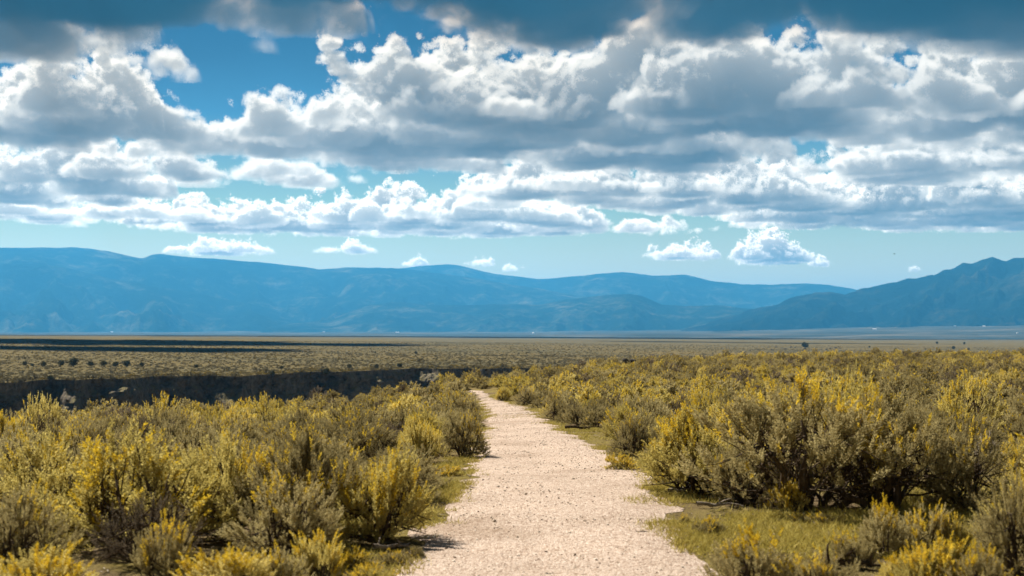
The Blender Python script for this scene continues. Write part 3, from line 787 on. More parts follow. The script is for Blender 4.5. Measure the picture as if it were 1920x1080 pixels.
plant_px('sage', 1245, 850, 80, 120, 'sagebrush behind the tall yellow-green rabbitbrush', **S)
plant_px('rabbit', 945, 752, 36, 50, 'rabbitbrush on the far right side of the path bend', **RB)

plant_px('goldspray', 705, 1098, 50, 110, 'low golden tuft at the bottom edge just left of the gravel', **RB)
plant_px('spray', 735, 1058, 30, 60, 'tiny grey-green tuft by the dead twigs left of the gravel', **S)
plant_px('spray', 1735, 1040, 95, 120, 'tall brush right of the lone upright brush on the right grass', **S)
plant_px('goldspray', 1795, 1040, 80, 90, 'small golden brush between the tall brush and the right frame edge', **RB)
plant_px('spray', 1600, 1062, 70, 110, 'low grey-green brush left of the lone upright brush', **S)
plant_px('spray', 1540, 985, 30, 80, 'dry low plant in front of the big gnarled sagebrush', **S)
plant_px('spray', 1500, 982, 26, 60, 'dry low plant beside the small round yellow-green shrub', **S)
plant_px('goldspray', 1690, 1100, 70, 110, 'golden tuft on the bottom edge below the lone upright brush', **RB)
plant_px('spray', 1385, 1060, 60, 90, 'low plant between the gravel and the bottom right brush', **S)
plant_px('clump', 1245, 905, 22, 46, 'low golden tuft at the right path edge below the rabbitbrush', **RB)

# the rest of the scrub on the mesa
CLEAR = [(1500, 990, 300, 45), (1420, 1030, 220, 60), (1760, 985, 160, 26), (1090, 812, 60, 10), (1240, 915, 60, 18), (1230, 950, 70, 30)]
def cleared(px, py): return any(((px - a) / c) ** 2 + ((py - b_) / d_) ** 2 < 1 for a, b_, c, d_ in CLEAR)
def to_px(x, y, z):
    v = Vector((x, y, z - EYE)); v.rotate(Euler((-PITCH, 0, 0))); return 960 + FOC * v.x / v.y, 540 - FOC * v.z / v.y
cand = []
for it in range(26000):
    a = R(rnd.uniform(-27, 27)); rn = float(r_near(np.array(a)))
    r = math.sqrt(rnd.uniform(7.0 ** 2, (rn * .985) ** 2)); cand.append((r, a))
    if r < 40: cand.append((r * rnd.uniform(.97, 1.03), a + rnd.uniform(-.03, .03)))
cand.sort()
cell = {}
def free(x, y, s, r):
    i, j = int(x // 1.0), int(y // 1.0)
    for p in range(i - 2, i + 3):
        for q in range(j - 2, j + 3):
            for (x2, y2, s2) in cell.get((p, q), ()):
                if (x - x2) ** 2 + (y - y2) ** 2 < ((s + s2) * (.90 if r < 24 else 1.18)) ** 2: return False
    return True
for (x, y, s_) in SPOTS: cell.setdefault((int(x // 1.0), int(y // 1.0)), []).append((x, y, s_ * .8))
NAMED = [(*SPOTS[i][:2], o) for i, o in enumerate([o for o in COL.objects if o.get('category') in ('sagebrush', 'rabbitbrush', 'dead brush')])]
REST, singles, TODO = [], 0, []
for r, a in cand:
    x, y = r * math.sin(a), r * math.cos(a)
    z = float(zg(x, y))
    px, py = to_px(x, y, z)
    w_ = min(1.7, max(.5, rnd.lognormvariate(-.05, .32))) if r > 30 else rnd.uniform(.75, 1.6)
    if px > -60 and px < 1980 and cleared(px, py): continue
    if r < 13 and 600 < px < 1900 or py > 1125: continue
    if not free(x, y, w_ * .5, r): continue
    if r < 75:
        gap, side = path_gap(x, y)
        if gap < w_ * .42: continue
    else: gap, side = 99, 1
    cell.setdefault((int(x // 1.0), int(y // 1.0)), []).append((x, y, w_ * .5))
    gold = float(fbm(np.array(x / 5), np.array(y / 5), 130, 3)) + rnd.uniform(-.22, .22) > (.15 if r < 24 else .29)
    h_ = min(.95, w_ * rnd.uniform(.55, .82) * (1.1 if gold else 1.0))
    if -30 < px < 1950 and py < 1130 and singles < 262:
        singles += 1
        near = r < 27
        dry = not gold and rnd.random() < .13
        key = 'dry' if dry else ('rabbit' if gold else 'sage') if near else ('midrabbit' if gold else 'midsage')
        kw = RB if gold else S
        TODO.append((plant(key, x, y, h_, w_, '', **kw), px, r, 'yellow-tipped rabbitbrush' if gold else 'dried grey-brown sagebrush' if dry else 'grey-green sagebrush', 'left' if px < 900 else 'right', gap))
    else: REST.append((x, y, z - .03, w_, h_, gold))
print('singles', singles, 'rest', len(REST), time.time() - T0)

# each of these shrubs is told by the named shrub it stands nearest to, the side of it and its turn
ORD = ['nearest', 'second', 'third', 'fourth', 'fifth', 'sixth', 'seventh', 'eighth', 'ninth', 'tenth', 'eleventh', 'twelfth', 'thirteenth', 'fourteenth', 'fifteenth', 'sixteenth', 'seventeenth', 'eighteenth', 'nineteenth', 'twentieth', 'twenty-first', 'twenty-second', 'twenty-third', 'twenty-fourth', 'twenty-fifth', 'twenty-sixth', 'twenty-seventh', 'twenty-eighth', 'twenty-ninth', 'thirtieth', 'thirty-first', 'thirty-second', 'thirty-third']
fam = {}
for o, px, r, gold, where, gap in TODO:
    x, y, _ = o.location
    k = min(range(len(NAMED)), key=lambda i: (NAMED[i][0] - x) ** 2 + (NAMED[i][1] - y) ** 2)
    nx, ny, no = NAMED[k]
    dx, dr = math.atan2(x, y) - math.atan2(nx, ny), r - math.hypot(nx, ny)
    rel = ('right of' if dx > 0 else 'left of') if abs(dx) * r > abs(dr) else ('behind' if dr > 0 else 'in front of')
    fam.setdefault((k, rel, gold), []).append((math.hypot(nx - x, ny - y), o, where))
for (k, rel, gold), q in fam.items():
    q.sort(key=lambda e: e[0])
    what = gold
    for i, (_, o, where) in enumerate(q):
        anchor = NAMED[k][2]['label'].split(',')[0].split()
        turn = what if len(q) == 1 else f'{ORD[min(i, 32)]} {what}'
        o['label'] = ' '.join((f'{turn} {rel} the ' + ' '.join(anchor)).split()[:16])
        o['group'] = f'{what} {where} of the path'
# joined low-detail shrubs as instance sources for the scrub that runs on to the crest
def joined(name, parts):
    vs_, fs, mi, off, mats = [], [], [], 0, []
    for k, (v, f, m) in enumerate(parts):
        if len(f) == 0: continue
        if f.shape[1] == 4: f = np.concatenate([f[:, :3], f[:, [0, 2, 3]]])
        vs_.append(v); fs.append(f + off); off += len(v); mi.append(np.full(len(f), len(mats))); mats.append(m)
    me = mesh(name, np.concatenate(vs_), np.concatenate(fs))
    for m in mats: me.materials.append(m)
    me.polygons.foreach_set('material_index', np.concatenate(mi).astype(np.int32))
    return me
def scatter(name, sources, pts, label, cat):
    """one object: points carrying which shrub, how turned and how large"""
    pts = np.array(pts, float)
    me = bpy.data.meshes.new(name); me.vertices.add(len(pts)); me.vertices.foreach_set('co', pts[:, :3].astype(np.float32).ravel())
    at = me.attributes.new('pick', 'INT', 'POINT'); at.data.foreach_set('value', pts[:, 6].astype(np.int32))
    at = me.attributes.new('turn', 'FLOAT_VECTOR', 'POINT'); at.data.foreach_set('vector', np.stack([pts[:, 5] * 0, pts[:, 5] * 0, pts[:, 5]], 1).astype(np.float32).ravel())
    at = me.attributes.new('size', 'FLOAT_VECTOR', 'POINT'); at.data.foreach_set('vector', pts[:, [3, 3, 4]].astype(np.float32).ravel())
    c = bpy.data.collections.new(name + '_sources')
    for k, s_ in enumerate(sources):
        c.objects.link(bpy.data.objects.new(f'{name}_source_{k:02d}', s_))
    ng = bpy.data.node_groups.new(name, 'GeometryNodeTree')
    ng.interface.new_socket('Geometry', in_out='INPUT', socket_type='NodeSocketGeometry'); ng.interface.new_socket('Geometry', in_out='OUTPUT', socket_type='NodeSocketGeometry')
    nn = ng.nodes; gi, go = nn.new('NodeGroupInput'), nn.new('NodeGroupOutput')
    ip = nn.new('GeometryNodeInstanceOnPoints'); ci = nn.new('GeometryNodeCollectionInfo')
    ci.inputs['Collection'].default_value = c; ci.inputs['Separate Children'].default_value = True; ci.inputs['Reset Children'].default_value = True
    def attr(nm, ty):
        o = nn.new('GeometryNodeInputNamedAttribute'); o.data_type = ty; o.inputs['Name'].default_value = nm; return o.outputs['Attribute']
    L = ng.links.new
    L(gi.outputs[0], ip.inputs['Points']); L(ci.outputs[0], ip.inputs['Instance']); ip.inputs['Pick Instance'].default_value = True
    L(attr('pick', 'INT'), ip.inputs['Instance Index'])
    e2 = nn.new('FunctionNodeEulerToRotation'); L(attr('turn', 'FLOAT_VECTOR'), e2.inputs[0]); L(e2.outputs[0], ip.inputs['Rotation'])
    L(attr('size', 'FLOAT_VECTOR'), ip.inputs['Scale']); L(ip.outputs[0], go.inputs[0])
    o = link(name, me); md = o.modifiers.new('scatter', 'NODES'); md.node_group = ng
    return stuff(o, label, cat)
src = []
for s_ in range(4):
    B_, L_, Y_ = bush(900 + s_, w=1.0, yellow=.03, stems=6, secs=8, plumes=6, leaves=14, leaf=(.066, .024), quad=False, inner=40, upright=.45, plume=(.10, .19)); src.append(joined('sagebrush_low', [(*B_, m_bark), (*L_, M_SAGE), (*Y_, M_YELLOW)]))
for s_ in range(2):
    B_, L_, Y_ = bush(930 + s_, w=1.0, yellow=0, stems=7, secs=6, plumes=4, leaves=11, leaf=(.066, .022), quad=False, inner=90, upright=.5, plume=(.10, .19), gnarl=.07); src.append(joined('dry_low', [(*B_, m_bark), (*L_, M_DRY)]))
for s_ in range(4):
    B_, L_, Y_ = bush(950 + s_, w=1.0, yellow=.15, upright=.75, stems=6, secs=8, plumes=6, leaves=14, leaf=(.066, .024), quad=False, inner=40, plume=(.12, .22)); src.append(joined('rabbitbrush_low', [(*B_, m_bark), (*L_, M_GREEN), (*Y_, M_YELLOW)]))
scatter('scrub', src, [(x, y, z, w_, h_, rnd.uniform(0, 6.28), 6 + rnd.randrange(4) if g_ else rnd.randrange(4) if rnd.random() > .13 else 4 + rnd.randrange(2)) for x, y, z, w_, h_, g_ in REST], 'dense sagebrush and rabbitbrush covering the mesa to its crest', 'scrub')
# and for the plain beyond the gorge
src = []
for s_ in range(3):
    B_, L_, Y_ = bush(970 + s_, w=1.0, yellow=.12, stems=5, secs=3, plumes=3, leaves=7, leaf=(.17, .085), quad=False, inner=0, plume=(.2, .35), upright=.6); src.append(joined('plain_sage', [(*L_, M_PLAIN)]))
for s_ in range(2):
    B_, L_, Y_ = bush(980 + s_, w=1.0, yellow=.6, stems=5, secs=3, plumes=3, leaves=7, leaf=(.17, .085), quad=False, inner=0, plume=(.2, .35), upright=.6); src.append(joined('plain_rabbitbrush', [(*L_, M_PLAINGOLD), (*Y_, M_PLAINGOLD)]))
g = np.random.default_rng(77)
na = 52000
a = np.radians(g.uniform(-23, 23, na)); rf = r_far(a)
r = rf + 1 + (g.random(na) ** 1.5) * 2200
x, y = r * np.sin(a), r * np.cos(a); z = zp(x, y) - .05
w_ = g.lognormal(.12, .35, na); h_ = w_ * g.uniform(.26, .46, na)
gold = (fbm(x / 60, y / 60, 140, 3) + g.uniform(-.4, .4, na) + .55 * np.exp(-(r - rf) / 40)) > .42
nr = 260
ar = np.radians(g.uniform(-23, 6, nr)); rr_ = r_far(ar) + g.normal(size=nr) * 2.0 + 1.0
x = np.concatenate([x, rr_ * np.sin(ar)]); y = np.concatenate([y, rr_ * np.cos(ar)]); z = np.concatenate([z, zp(rr_ * np.sin(ar), rr_ * np.cos(ar)) - .3])
wr = g.lognormal(.35, .45, nr); w_ = np.concatenate([w_, wr]); h_ = np.concatenate([h_, wr * g.uniform(.5, .9, nr)]); gold = np.concatenate([gold, g.random(nr) < .15]); na += nr
kc = CLIFF[g.integers(0, len(CLIFF), 9000)]
kc = kc[(np.abs(np.arctan2(kc[:, 0], kc[:, 1])) < .42) & (fbm(np.arctan2(kc[:, 0], kc[:, 1]) * 40, kc[:, 2] / 6, 161, 3) > .02)]; nc_ = len(kc)
x = np.concatenate([x, kc[:, 0]]); y = np.concatenate([y, kc[:, 1] - .2]); z = np.concatenate([z, kc[:, 2] - .2])
wr = g.lognormal(.05, .4, nc_); w_ = np.concatenate([w_, wr]); h_ = np.concatenate([h_, wr * g.uniform(.4, .7, nc_)]); gold = np.concatenate([gold, g.random(nc_) < .1]); na += nc_
scatter('plain_scrub', src, np.stack([x, y, z, w_, h_, g.uniform(0, 6.28, na), np.where(gold, 3 + g.integers(0, 2, na), g.integers(0, 3, na))], 1), 'low scrub dotting the plain beyond the gorge', 'scrub')
print('scatter', time.time() - T0)

# ------------------------------------------------------------------ short grass by the path and on the right clearing
g = np.random.default_rng(5)
tuft = []
zones = [(690, 1068, 70, 40, 900), (640, 1050, 60, 30, 400), (1500, 990, 330, 50, 2600), (1420, 1035, 230, 60, 2600), (1760, 990, 190, 40, 1500), (1100, 812, 70, 11, 700), (1235, 915, 60, 20, 900), (1235, 955, 40, 26, 300), (1180, 850, 60, 24, 400), (835, 930, 30, 40, 600), (815, 985, 40, 50, 700), (760, 1050, 50, 60, 700), (870, 880, 30, 20, 200), (1270, 1010, 30, 40, 250), (960, 768, 50, 4, 160), (1300, 1060, 40, 60, 300), (1620, 1075, 330, 40, 1600)]
for (cx, cy_, rx, ry, k) in zones:
    for _ in range(k):
        q = math.sqrt(g.random()); th = g.random() * 6.283
        px, py = cx + rx * q * math.cos(th), cy_ + ry * q * math.sin(th)
        D = (EYE + .25) * FOC / (py - HORIZON_Y); tuft.append(((px - 960) / FOC * D, D))
for k_ in range(6500):
    i_ = int(g.random() ** 1.3 * 330) + 50; E_, s_ = (PL, -1) if g.random() < .5 else (PR, 1)
    off = g.exponential(.22) - .10
    tuft.append((E_[i_, 0] + s_ * off + g.normal() * .05, E_[i_, 1] + g.normal() * .1))
tuft = np.array(tuft)
keep = (fbm(tuft[:, 0] / .8, tuft[:, 1] / .8, 150, 4) + g.uniform(-.15, .15, len(tuft))) > .0
tuft = tuft[keep]
nb = 9
c = np.repeat(tuft, nb, 0) + g.normal(size=(len(tuft) * nb, 2)) * .045
p = np.stack([c[:, 0], c[:, 1], zg(c[:, 0], c[:, 1]) + .006], 1)
dr = unit(g.normal(size=(len(p), 3)) * [.8, .8, .15] + [0, 0, .75]); ln = (g.uniform(.02, .07, len(p)) * (1 + 1.6 * (np.repeat(g.random(len(tuft)), nb) ** 6)))[:, None]
sw = unit(np.cross(dr, g.normal(size=(len(p), 3)))) * .0045
V = np.stack([p - sw, p + sw, p + dr * ln], 1).reshape(-1, 3)
stuff(link('grass', mesh('grass', V, np.arange(len(V)).reshape(-1, 3), M_GRASS)), 'short yellow-green grass beside the gravel path', 'grass')

# ------------------------------------------------------------------ twigs and dry litter on the verges
nt = 3800
base = tuft[g.integers(0, len(tuft), nt)] + g.normal(size=(nt, 2)) * .22
sp = np.array([q_[:2] for q_ in SPOTS if math.hypot(q_[0], q_[1]) < 24]); base[:1500] = sp[g.integers(0, len(sp), 1500)] + g.normal(size=(1500, 2)) * .38
th = g.random(nt) * 6.283; ln = g.lognormal(-2.9, .5, nt); d2 = np.stack([np.cos(th), np.sin(th), g.normal(size=nt) * .12], 1) * ln[:, None]
p0 = np.stack([base[:, 0], base[:, 1], zg(base[:, 0], base[:, 1]) + .012], 1)
P3 = np.stack([p0, p0 + d2 * .5 + g.normal(size=(nt, 3)) * .006, p0 + d2], 1); P3[..., 2] = np.maximum(P3[..., 2], p0[:, None, 2])
v, f = tubes(P3, np.array([.0035, .003, .0015])[None] * g.uniform(.6, 1.6, (nt, 1)), 3)
m_lit, n, b = material('dry_litter', .95)
n.link(n.ramp(n.n('ShaderNodeNewGeometry').outputs['Random Per Island'], [(0, (.05, .038, .028)), (.5, (.20, .155, .11)), (1, (.52, .45, .37))]), b.inputs['Base Color'])
stuff(link('litter', mesh('litter', v, f, m_lit)), 'dry twigs and litter strewn beside the path and under the shrubs', 'litter')

# ------------------------------------------------------------------ loose stones on the path
def ico():
    t = (1 + 5 ** .5) / 2
    v = np.array([(-1, t, 0), (1, t, 0), (-1, -t, 0), (1, -t, 0), (0, -1, t), (0, 1, t), (0, -1, -t), (0, 1, -t), (t, 0, -1), (t, 0, 1), (-t, 0, -1), (-t, 0, 1)]) / math.hypot(1, t)
    f = np.array([(0, 11, 5), (0, 5, 1), (0, 1, 7), (0, 7, 10), (0, 10, 11), (1, 5, 9), (5, 11, 4), (11, 10, 2), (10, 7, 6), (7, 1, 8), (3, 9, 4), (3, 4, 2), (3, 2, 6), (3, 6, 8), (3, 8, 9), (4, 9, 5), (2, 4, 11), (6, 2, 10), (8, 6, 7), (9, 8, 1)])
    return v, f
IV, IF = ico()
m_peb, n, b = material('path_pebble', .9)
gi = n.n('ShaderNodeNewGeometry')
n.link(n.ramp(gi.outputs['Random Per Island'], [(0, (.10, .075, .055)), (.12, (.19, .14, .10)), (.3, (.38, .30, .22)), (.75, (.48, .40, .31)), (1, (.70, .62, .53))]), b.inputs['Base Color'])
ns = 11000
i = (g.random(ns) ** 1.6 * 330 + 40).astype(int); t = g.uniform(-.03, 1.03, ns)
x = PL[i, 0] * (1 - t) + PR[i, 0] * t + g.normal(size=ns) * .05; y = PL[i, 1] * (1 - t) + PR[i, 1] * t + g.normal(size=ns) * .08
sz = g.lognormal(-5.3, .38, ns)
V = IV[None] * sz[:, None, None] * g.uniform(.7, 1.3, (ns, 12, 1)) * np.array([1.15, 1, .7])
V = V + np.stack([x, y, zg(x, y) + .022 * np.clip(np.minimum(t, 1 - t) * 8, 0, 1) + sz * .3], 1)[:, None]
F = (IF[None] + np.arange(ns)[:, None, None] * 12).reshape(-1, 3)
o = stuff(link('pebbles', mesh('pebbles', V.reshape(-1, 3), F, m_peb)), 'loose pale and dark pebbles strewn over the gravel path', 'pebbles')

# ------------------------------------------------------------------ dead wood
def dead_branch(px, py, lpx, label, seed, mat, rz, th=1.0):
    g = np.random.default_rng(seed); x, y, z = gp(px, py); D = math.hypot(x, y); ln = lpx * D / FOC
    t_ = thing('fallen_branch', label, 'branch', (x, y, z), rz)
    k = 9; s = np.linspace(-.5, .5, k)
    main = np.stack([s * ln, np.cumsum(g.normal(size=k) * .03 * ln), .03 + .05 * ln * np.abs(np.sin(s * 5 + g.random()))], 1)
    v, f = tubes(main[None], np.linspace(.022, .006, k)[None] * th, 6); link('limb', mesh('limb', v, f, mat, True), t_)
    for q in range(6):
        p0 = main[g.integers(1, k - 1)]; d = unit(g.normal(size=3) + [.5, 0, .6]) * ln * g.uniform(.15, .4)
        tt = np.linspace(0, 1, 5)[:, None]; P_ = p0 + d * tt + np.cumsum(g.normal(size=(5, 3)) * .02 * ln, 0); P_[:, 2] = np.maximum(P_[:, 2], .006)
        v, f = tubes(P_[None], np.linspace(.010, .003, 5)[None] * th, 4); link('twig', mesh('twig', v, f, mat, True), t_)
dead_branch(1095, 806, 70, 'dark fallen branch on the grass at the right path bend', 3, m_bark, .2, 1.6)
dead_branch(1350, 955, 85, 'grey fallen branch under the tall rabbitbrush right of the path', 4, m_dead, -.1)
dead_branch(1590, 1066, 120, 'dark crooked branch on the grass at the bottom right', 5, m_bark, -.4, 1.5)
dead_branch(735, 1035, 70, 'pale dead twigs at the foot of the large left path bush', 6, m_dead, .3)
dead_branch(752, 832, 34, 'short bleached stick caught beside the golden-tipped bush', 7, M_PALE, .9, 1.6)
dead_branch(1270, 925, 60, 'pale twig lying at the edge of the right grass', 8, m_dead, .8)

# ------------------------------------------------------------------ junipers beyond the gorge
def juniper_mesh(seed):
    g = np.random.default_rng(seed)
    k = 6; P_ = np.stack([np.cumsum(g.normal(size=k) * .02), np.cumsum(g.normal(size=k) * .02), np.linspace(-.03, .8, k)], 1)
    limbs = [P_]
    for q in range(9):
        h = g.uniform(.12, .6); a_ = g.random() * 6.28; e = np.array([math.cos(a_), math.sin(a_), g.uniform(.3, .9)]) * g.uniform(.2, .38)
        limbs.append(np.array([0, 0, h]) + e * np.linspace(0, 1, k)[:, None])
    tv, tf = tubes(np.array(limbs), np.linspace(.05, .012, k)[None] * np.array([1.0] + [.5] * 9)[:, None], 6)
    nc = 60; d = unit(g.normal(size=(nc, 3))); c_ = d * g.uniform(.55, 1.0, (nc, 1)) ** .5 * np.array([.46, .46, .42]) * g.uniform(.75, 1.08, (nc, 1)) + [0, 0, .52]
    m_ = 46; q = unit(g.normal(size=(nc, m_, 3))); p = c_[:, None] + q * .10 * g.uniform(.3, 1, (nc, m_, 1))
    ld = unit(q + g.normal(size=q.shape) * .5); sw = unit(np.cross(ld, g.normal(size=q.shape)))
    V = np.stack([p - sw * .018, p + sw * .018, p + ld * .075], 2).reshape(-1, 3); V[:, 2] = np.maximum(V[:, 2], .02)
    return mesh('trunk', tv, tf, m_bark, True), mesh('crown', V, np.arange(len(V)).reshape(-1, 3), M_JUNIPER)
JUN = [juniper_mesh(s_) for s_ in (1, 2, 3)]
row = 'row of junipers on the plain beyond the gorge'
JL = [(47, 686, 10, 'leftmost small juniper of the row on the plain'), (61, 687, 7, 'tiny juniper, second of the row from the left'), (82, 687, 10, 'small dark juniper, third of the row from the left'), (114, 687, 13, 'dark juniper just left of the largest one in the row'), (138, 688, 19, 'largest juniper of the row on the plain'), (170, 687, 12, 'juniper just right of the largest one in the row'), (195, 687, 13, 'middle one of three junipers right of the largest'), (217, 688, 14, 'second juniper from the right end of the row'), (238, 688, 15, 'last dark juniper at the right end of the row'), (266, 688, 10, 'pale low juniper right of the row'), (368, 690, 9, 'lone low juniper near the gorge rim left of centre'), (94, 713, 12, 'juniper standing right on the far gorge rim at the left'), (57, 711, 6, 'tiny juniper on the far gorge rim near the left edge'), (528, 692, 9, 'small juniper on the far rim below the middle of the left mountains'), (612, 703, 14, 'broad juniper bush on the cliff edge left of centre'), (510, 704, 12, 'low juniper bush on the cliff edge'), (655, 691, 10, 'first of three small junipers before the cliff corner'), (706, 691, 9, 'second of three small junipers before the cliff corner'), (749, 690, 11, 'dark juniper at the cliff corner'), (780, 664, 7, 'lone juniper far out on the middle of the plain'), (704, 662, 4, 'speck of a juniper far out left of the lone one'), (1510, 653, 15, 'big dark round juniper on the plain right of centre'), (1680, 656, 5, 'tiny juniper right of the big round one'), (1788, 655, 7, 'upright juniper on the plain near the right edge'), (1816, 657, 5, 'tiny juniper beside the upright one near the right edge'), (1757, 645, 5, 'tiny juniper on the far edge of the plain at the right'), (1808, 646, 5, 'rightmost tiny juniper on the far edge of the plain'), (1630, 652, 4, 'speck of a juniper between the big round one and the right edge'), (1735, 656, 3, 'smallest juniper speck near the right edge')]
for q, (px, py, wp, lab) in enumerate(JL):
    x, y, z = pp(px, py); D = math.hypot(x, y); w_ = wp * D / FOC * .92
    t_ = thing('juniper', lab, 'juniper', (x, y, z - .05), rnd.uniform(0, 6.28), (w_ * 1.05, w_ * 1.05, w_ * rnd.uniform(.85, 1.1)), row if px < 260 and py < 700 else 'junipers scattered over the plain')
    tr_, cr = JUN[q % 3]; link('trunk', tr_, t_); link('crown', cr, t_)

# ------------------------------------------------------------------ boulders
def stone_mesh(seed):
    g = np.random.default_rng(seed); v, f = IV.copy(), IF
    for _ in range(2):
        e = {}; nv = list(v); nf = []
        def m_(a_, b_):
            k = (min(a_, b_), max(a_, b_))
            if k not in e: e[k] = len(nv); nv.append(unit((np.array(nv[a_]) + nv[b_]) / 2))
            return e[k]
        for a_, b_, c_ in f:
            p, q, r_ = m_(a_, b_), m_(b_, c_), m_(c_, a_); nf += [(a_, p, r_), (b_, q, p), (c_, r_, q), (p, q, r_)]
        v, f = np.array(nv), np.array(nf)
    pl = unit(g.normal(size=(9, 3))); cut = g.uniform(.6, .9, 9)
    for d, c_ in zip(pl, cut):
        s = v @ d; v = v - np.clip(s - c_, 0, 1)[:, None] * d
    return mesh('boulder', v * [.5, .5, .42], f, m_stone, False)
STN = [stone_mesh(s_) for s_ in (1, 2, 3, 4)]
k = 0
for px, py, wp in [(1205, 684, 9), (1222, 686, 13), (1186, 687, 8), (1248, 683, 7), (1172, 690, 9), (1262, 684, 9)]:
    x, y, z = gp(px, py + 6); D = math.hypot(x, y)
    a_ = math.atan2(x, y); rn = float(r_near(np.array(a_))) * .93; x, y = math.sin(a_) * rn, math.cos(a_) * rn; z = float(zg(x, y)) + .35
    o = link('boulder', STN[k % 4], None, (x, y, z)); s_ = wp * rn / FOC * 1.6; o.scale = (s_ * 1.2, s_, s_ * 1.3); o.rotation_euler = (0, 0, k * 1.7); k += 1
    o['label'] = 'dark basalt boulder on the mesa crest, ' + ['leftmost but two', 'largest', 'second from left', 'second from right', 'leftmost', 'rightmost'][k - 1] + ' of the six'; o['category'] = 'boulder'; o['group'] = 'boulders on the mesa crest'
for q in range(16):
    px, py = 1440 + q * 9 + rnd.uniform(-4, 4), 654 + rnd.uniform(-3, 3)
    x, y, z = pp(px, py); s_ = rnd.uniform(3, 6) * math.hypot(x, y) / FOC
    o = link('boulder', STN[k % 4], None, (x, y, z)); o.scale = (s_ * 1.3, s_, s_ * .9); o.rotation_euler = (0, 0, k * 1.3); k += 1
    o['label'] = (ORD[q] if q else 'first') + ' dark boulder from the left in the rocky streak by the big round juniper'; px = 0; o['category'] = 'boulder'; o['group'] = 'boulders of the rocky streak on the plain'

# ------------------------------------------------------------------ far white houses, a bird
m_wall, n, b = material('whitewash', .6); b.inputs['Base Color'].default_value = (.82, .80, .76, 1)
m_roof, n, b = material('metal_roof', .35); b.inputs['Base Color'].default_value = (.70, .70, .70, 1); b.inputs['Metallic'].default_value = .2
bx = np.array([(x, y, z) for x in (-.5, .5) for y in (-.5, .5) for z in (0, .45)], float); bfq = np.array([(0, 1, 3, 2), (4, 6, 7, 5), (0, 4, 5, 1), (2, 3, 7, 6), (1, 5, 7, 3)])
hw = mesh('wall', bx, bfq, m_wall)
rv = np.array([(-.56, -.56, .43), (.56, -.56, .43), (.56, .56, .43), (-.56, .56, .43), (-.56, 0, .75), (.56, 0, .75)]); rfq = np.array([(0, 1, 5), (0, 5, 4), (2, 3, 4), (2, 4, 5), (0, 4, 3), (1, 2, 5)])
hr = mesh('roof', rv, rfq, m_roof)
HS = [(745, 624, 'white farm building at the foot of the middle foothills, brightest speck'), (607, 623, 'small white building at the foot of the left foothill'), (340, 622, 'white building below the left mountains'), (330, 620, 'pale shed beside the white building below the left mountains'), (210, 623, 'white house at the foot of the left mountains near the plain edge'), (855, 621, 'small white house right of the brightest speck'), (1275, 612, 'white house at the foot of the near right ridge'), (1718, 609, 'large white building on the right valley slope'), (1730, 609, 'white building touching the large one on the right valley slope'), (1765, 608, 'white house right of the large valley building'), (1790, 612, 'small white house lower on the right valley slope'), (1825, 609, 'white house on the right slope below the spur'), (1845, 612, 'pale house right of the one below the spur'), (1865, 604, 'white house high on the right valley slope'), (1893, 607, 'pale house near the right frame edge'), (1908, 625, 'white building low in the valley at the right frame edge'), (1000, 625, 'tiny white house in the pale valley strip'), (1640, 618, 'lone white house in the valley left of the large building')]
for q, (px, py, lab) in enumerate(HS):
    x, y, z = ray_hit(px, py, valley_z, 11000, 26000)
    s_ = 26 if q in (0, 7) else 17 + (q % 3) * 3
    t_ = thing('house', lab, 'house', (x, y, z - 1), .3 + q * .7, (s_ * 1.6, s_, s_ * .8), 'far white houses below the mountains')
    link('wall', hw, t_); link('roof', hr, t_)
m_bird, n, b = material('bird_feather'); b.inputs['Base Color'].default_value = (.03, .028, .025, 1)
t_ = thing('bird', 'tiny dark bird flying above the right mountains', 'bird', ((1678 - 960) / FOC * 260, 260, EYE + (HORIZON_Y - 476) / FOC * 260), .8)
s = np.linspace(0, 1, 7); th = np.arange(8) / 8 * 6.283; pr = np.array([.005, .03, .045, .045, .03, .018, .02])
ring = np.stack([np.cos(th)[None] * pr[:, None], np.repeat(s[:, None] * .36 - .18, 8, 1), np.sin(th)[None] * pr[:, None]], 2).reshape(-1, 3)
F = np.concatenate([np.stack([np.arange(8) + r_ * 8, (np.arange(8) + 1) % 8 + r_ * 8, (np.arange(8) + 1) % 8 + r_ * 8 + 8, np.arange(8) + r_ * 8 + 8], 1) for r_ in range(6)])
link('body', mesh('body', ring, F, m_bird, True), t_)
for sgn in (-1, 1):
    wv = np.array([(.02, .06, .02), (.02, -.06, .02), (.20, .07, .09), (.20, -.05, .09), (.42, .0, .06), (.40, -.05, .06)]) * [sgn, 1, 1]; wv = np.concatenate([wv, wv + [0, 0, .008]])
    wf = np.array([(0, 1, 3, 2), (2, 3, 5, 4), (6, 8, 9, 7), (8, 10, 11, 9), (0, 2, 8, 6), (2, 4, 10, 8), (1, 7, 9, 3), (3, 9, 11, 5)]); link('wing', mesh('wing', wv, wf, m_bird), t_)
print('objects', time.time() - T0)
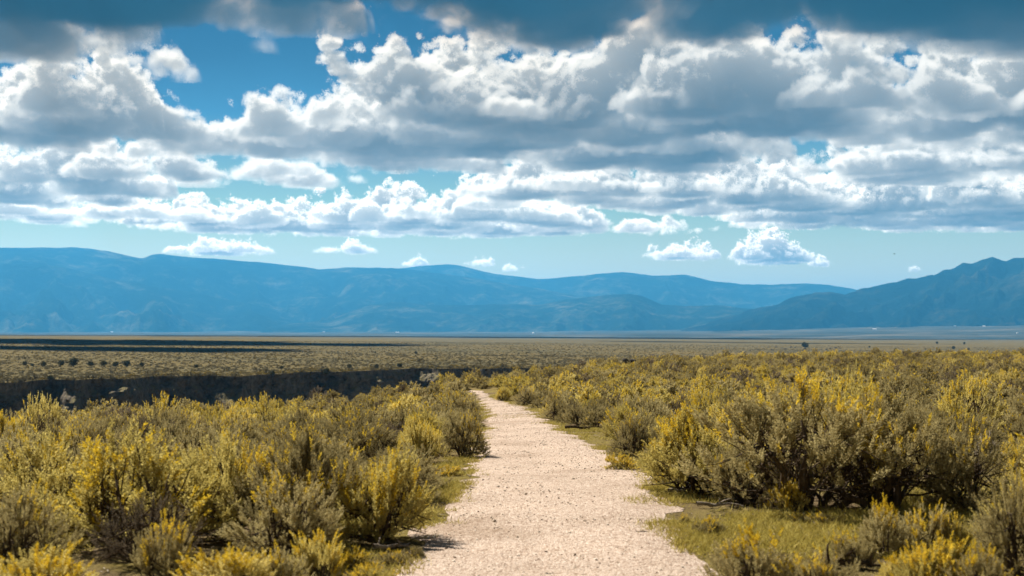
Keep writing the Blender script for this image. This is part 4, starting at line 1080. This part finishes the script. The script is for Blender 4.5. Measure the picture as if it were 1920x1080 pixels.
# ------------------------------------------------------------------ unseen clouds added above the frame to cast shadow bands on the plain
m_cloud, n, b = material('shadow_cloud_white', 1.0); b.inputs['Base Color'].default_value = (.9, .9, .9, 1)
def cloud(az_, D, across, along_, height, seed):
    """a flat-based cumulus whose shadow falls at that bearing and distance"""
    g = np.random.default_rng(seed)
    off = height / math.tan(SUN_EL)
    cx, cy_ = D * math.sin(R(az_)) + off * math.sin(SUN_AZ), D * math.cos(R(az_)) + off * math.cos(SUN_AZ)
    nu, nv = 200, 40
    th = np.linspace(0, 2 * math.pi, nu, endpoint=False)[:, None]; ph = np.linspace(0, math.pi, nv)[None]
    d = np.stack([np.cos(th) * np.sin(ph), np.sin(th) * np.sin(ph), np.cos(ph) + 0 * th], 2)
    rr_ = 1 + .5 * fbm(d[..., 0] * 2 + 9 + d[..., 2], d[..., 1] * 2 + 9, seed, 3) + .55 * fbm(d[..., 0] * 8 + 19 + d[..., 2], d[..., 1] * 8 + 19, seed + 9, 4)
    v = d * rr_[..., None] * np.array([across / 2, along_ / 2, min(across, along_) * .35])
    v[..., 2] = np.where(v[..., 2] < 0, v[..., 2] * .15, v[..., 2])
    v = np.concatenate([v, v[:1]], 0)
    o = structure(link('cloud', mesh('cloud', v.reshape(-1, 3), grid_faces(nu + 1, nv), m_cloud, True), None, (cx, cy_, height)))
    o.rotation_euler = (0, 0, -R(az_))
cloud(-9, 6900, 5600, 1900, 3600, 1)
cloud(-16, 2150, 620, 760, 2500, 2)
cloud(-17, 1270, 330, 260, 2200, 3)
cloud(9, 3600, 900, 420, 2600, 4)
# ------------------------------------------------------------------ haze
m_haze = bpy.data.materials.new('haze_air'); m_haze.use_nodes = True
n = NT(m_haze.node_tree)
pv = n.n('ShaderNodeVolumePrincipled'); o = n.n('ShaderNodeOutputMaterial'); n.link(pv.outputs[0], o.inputs['Volume'])
pv.inputs['Color'].default_value = (.085, .48, .95, 1)
pv.inputs['Density'].default_value = 3.1e-5
pv.inputs['Anisotropy'].default_value = .3
x0, x1, y0, y1, z0, z1 = -60000, 60000, -3000, 62000, -260, 1800
V = np.array([(x, y, z) for x in (x0, x1) for y in (y0, y1) for z in (z0, z1)], float)
F = np.array([(0, 1, 3, 2), (4, 6, 7, 5), (0, 4, 5, 1), (2, 3, 7, 6), (0, 2, 6, 4), (1, 5, 7, 3)])
hz = link('haze', mesh('haze', V, F, m_haze)); hz['kind'] = 'stuff'; hz['label'] = 'blue haze lying in the air before the mountains'; hz['category'] = 'haze'
print('done', time.time() - T0)
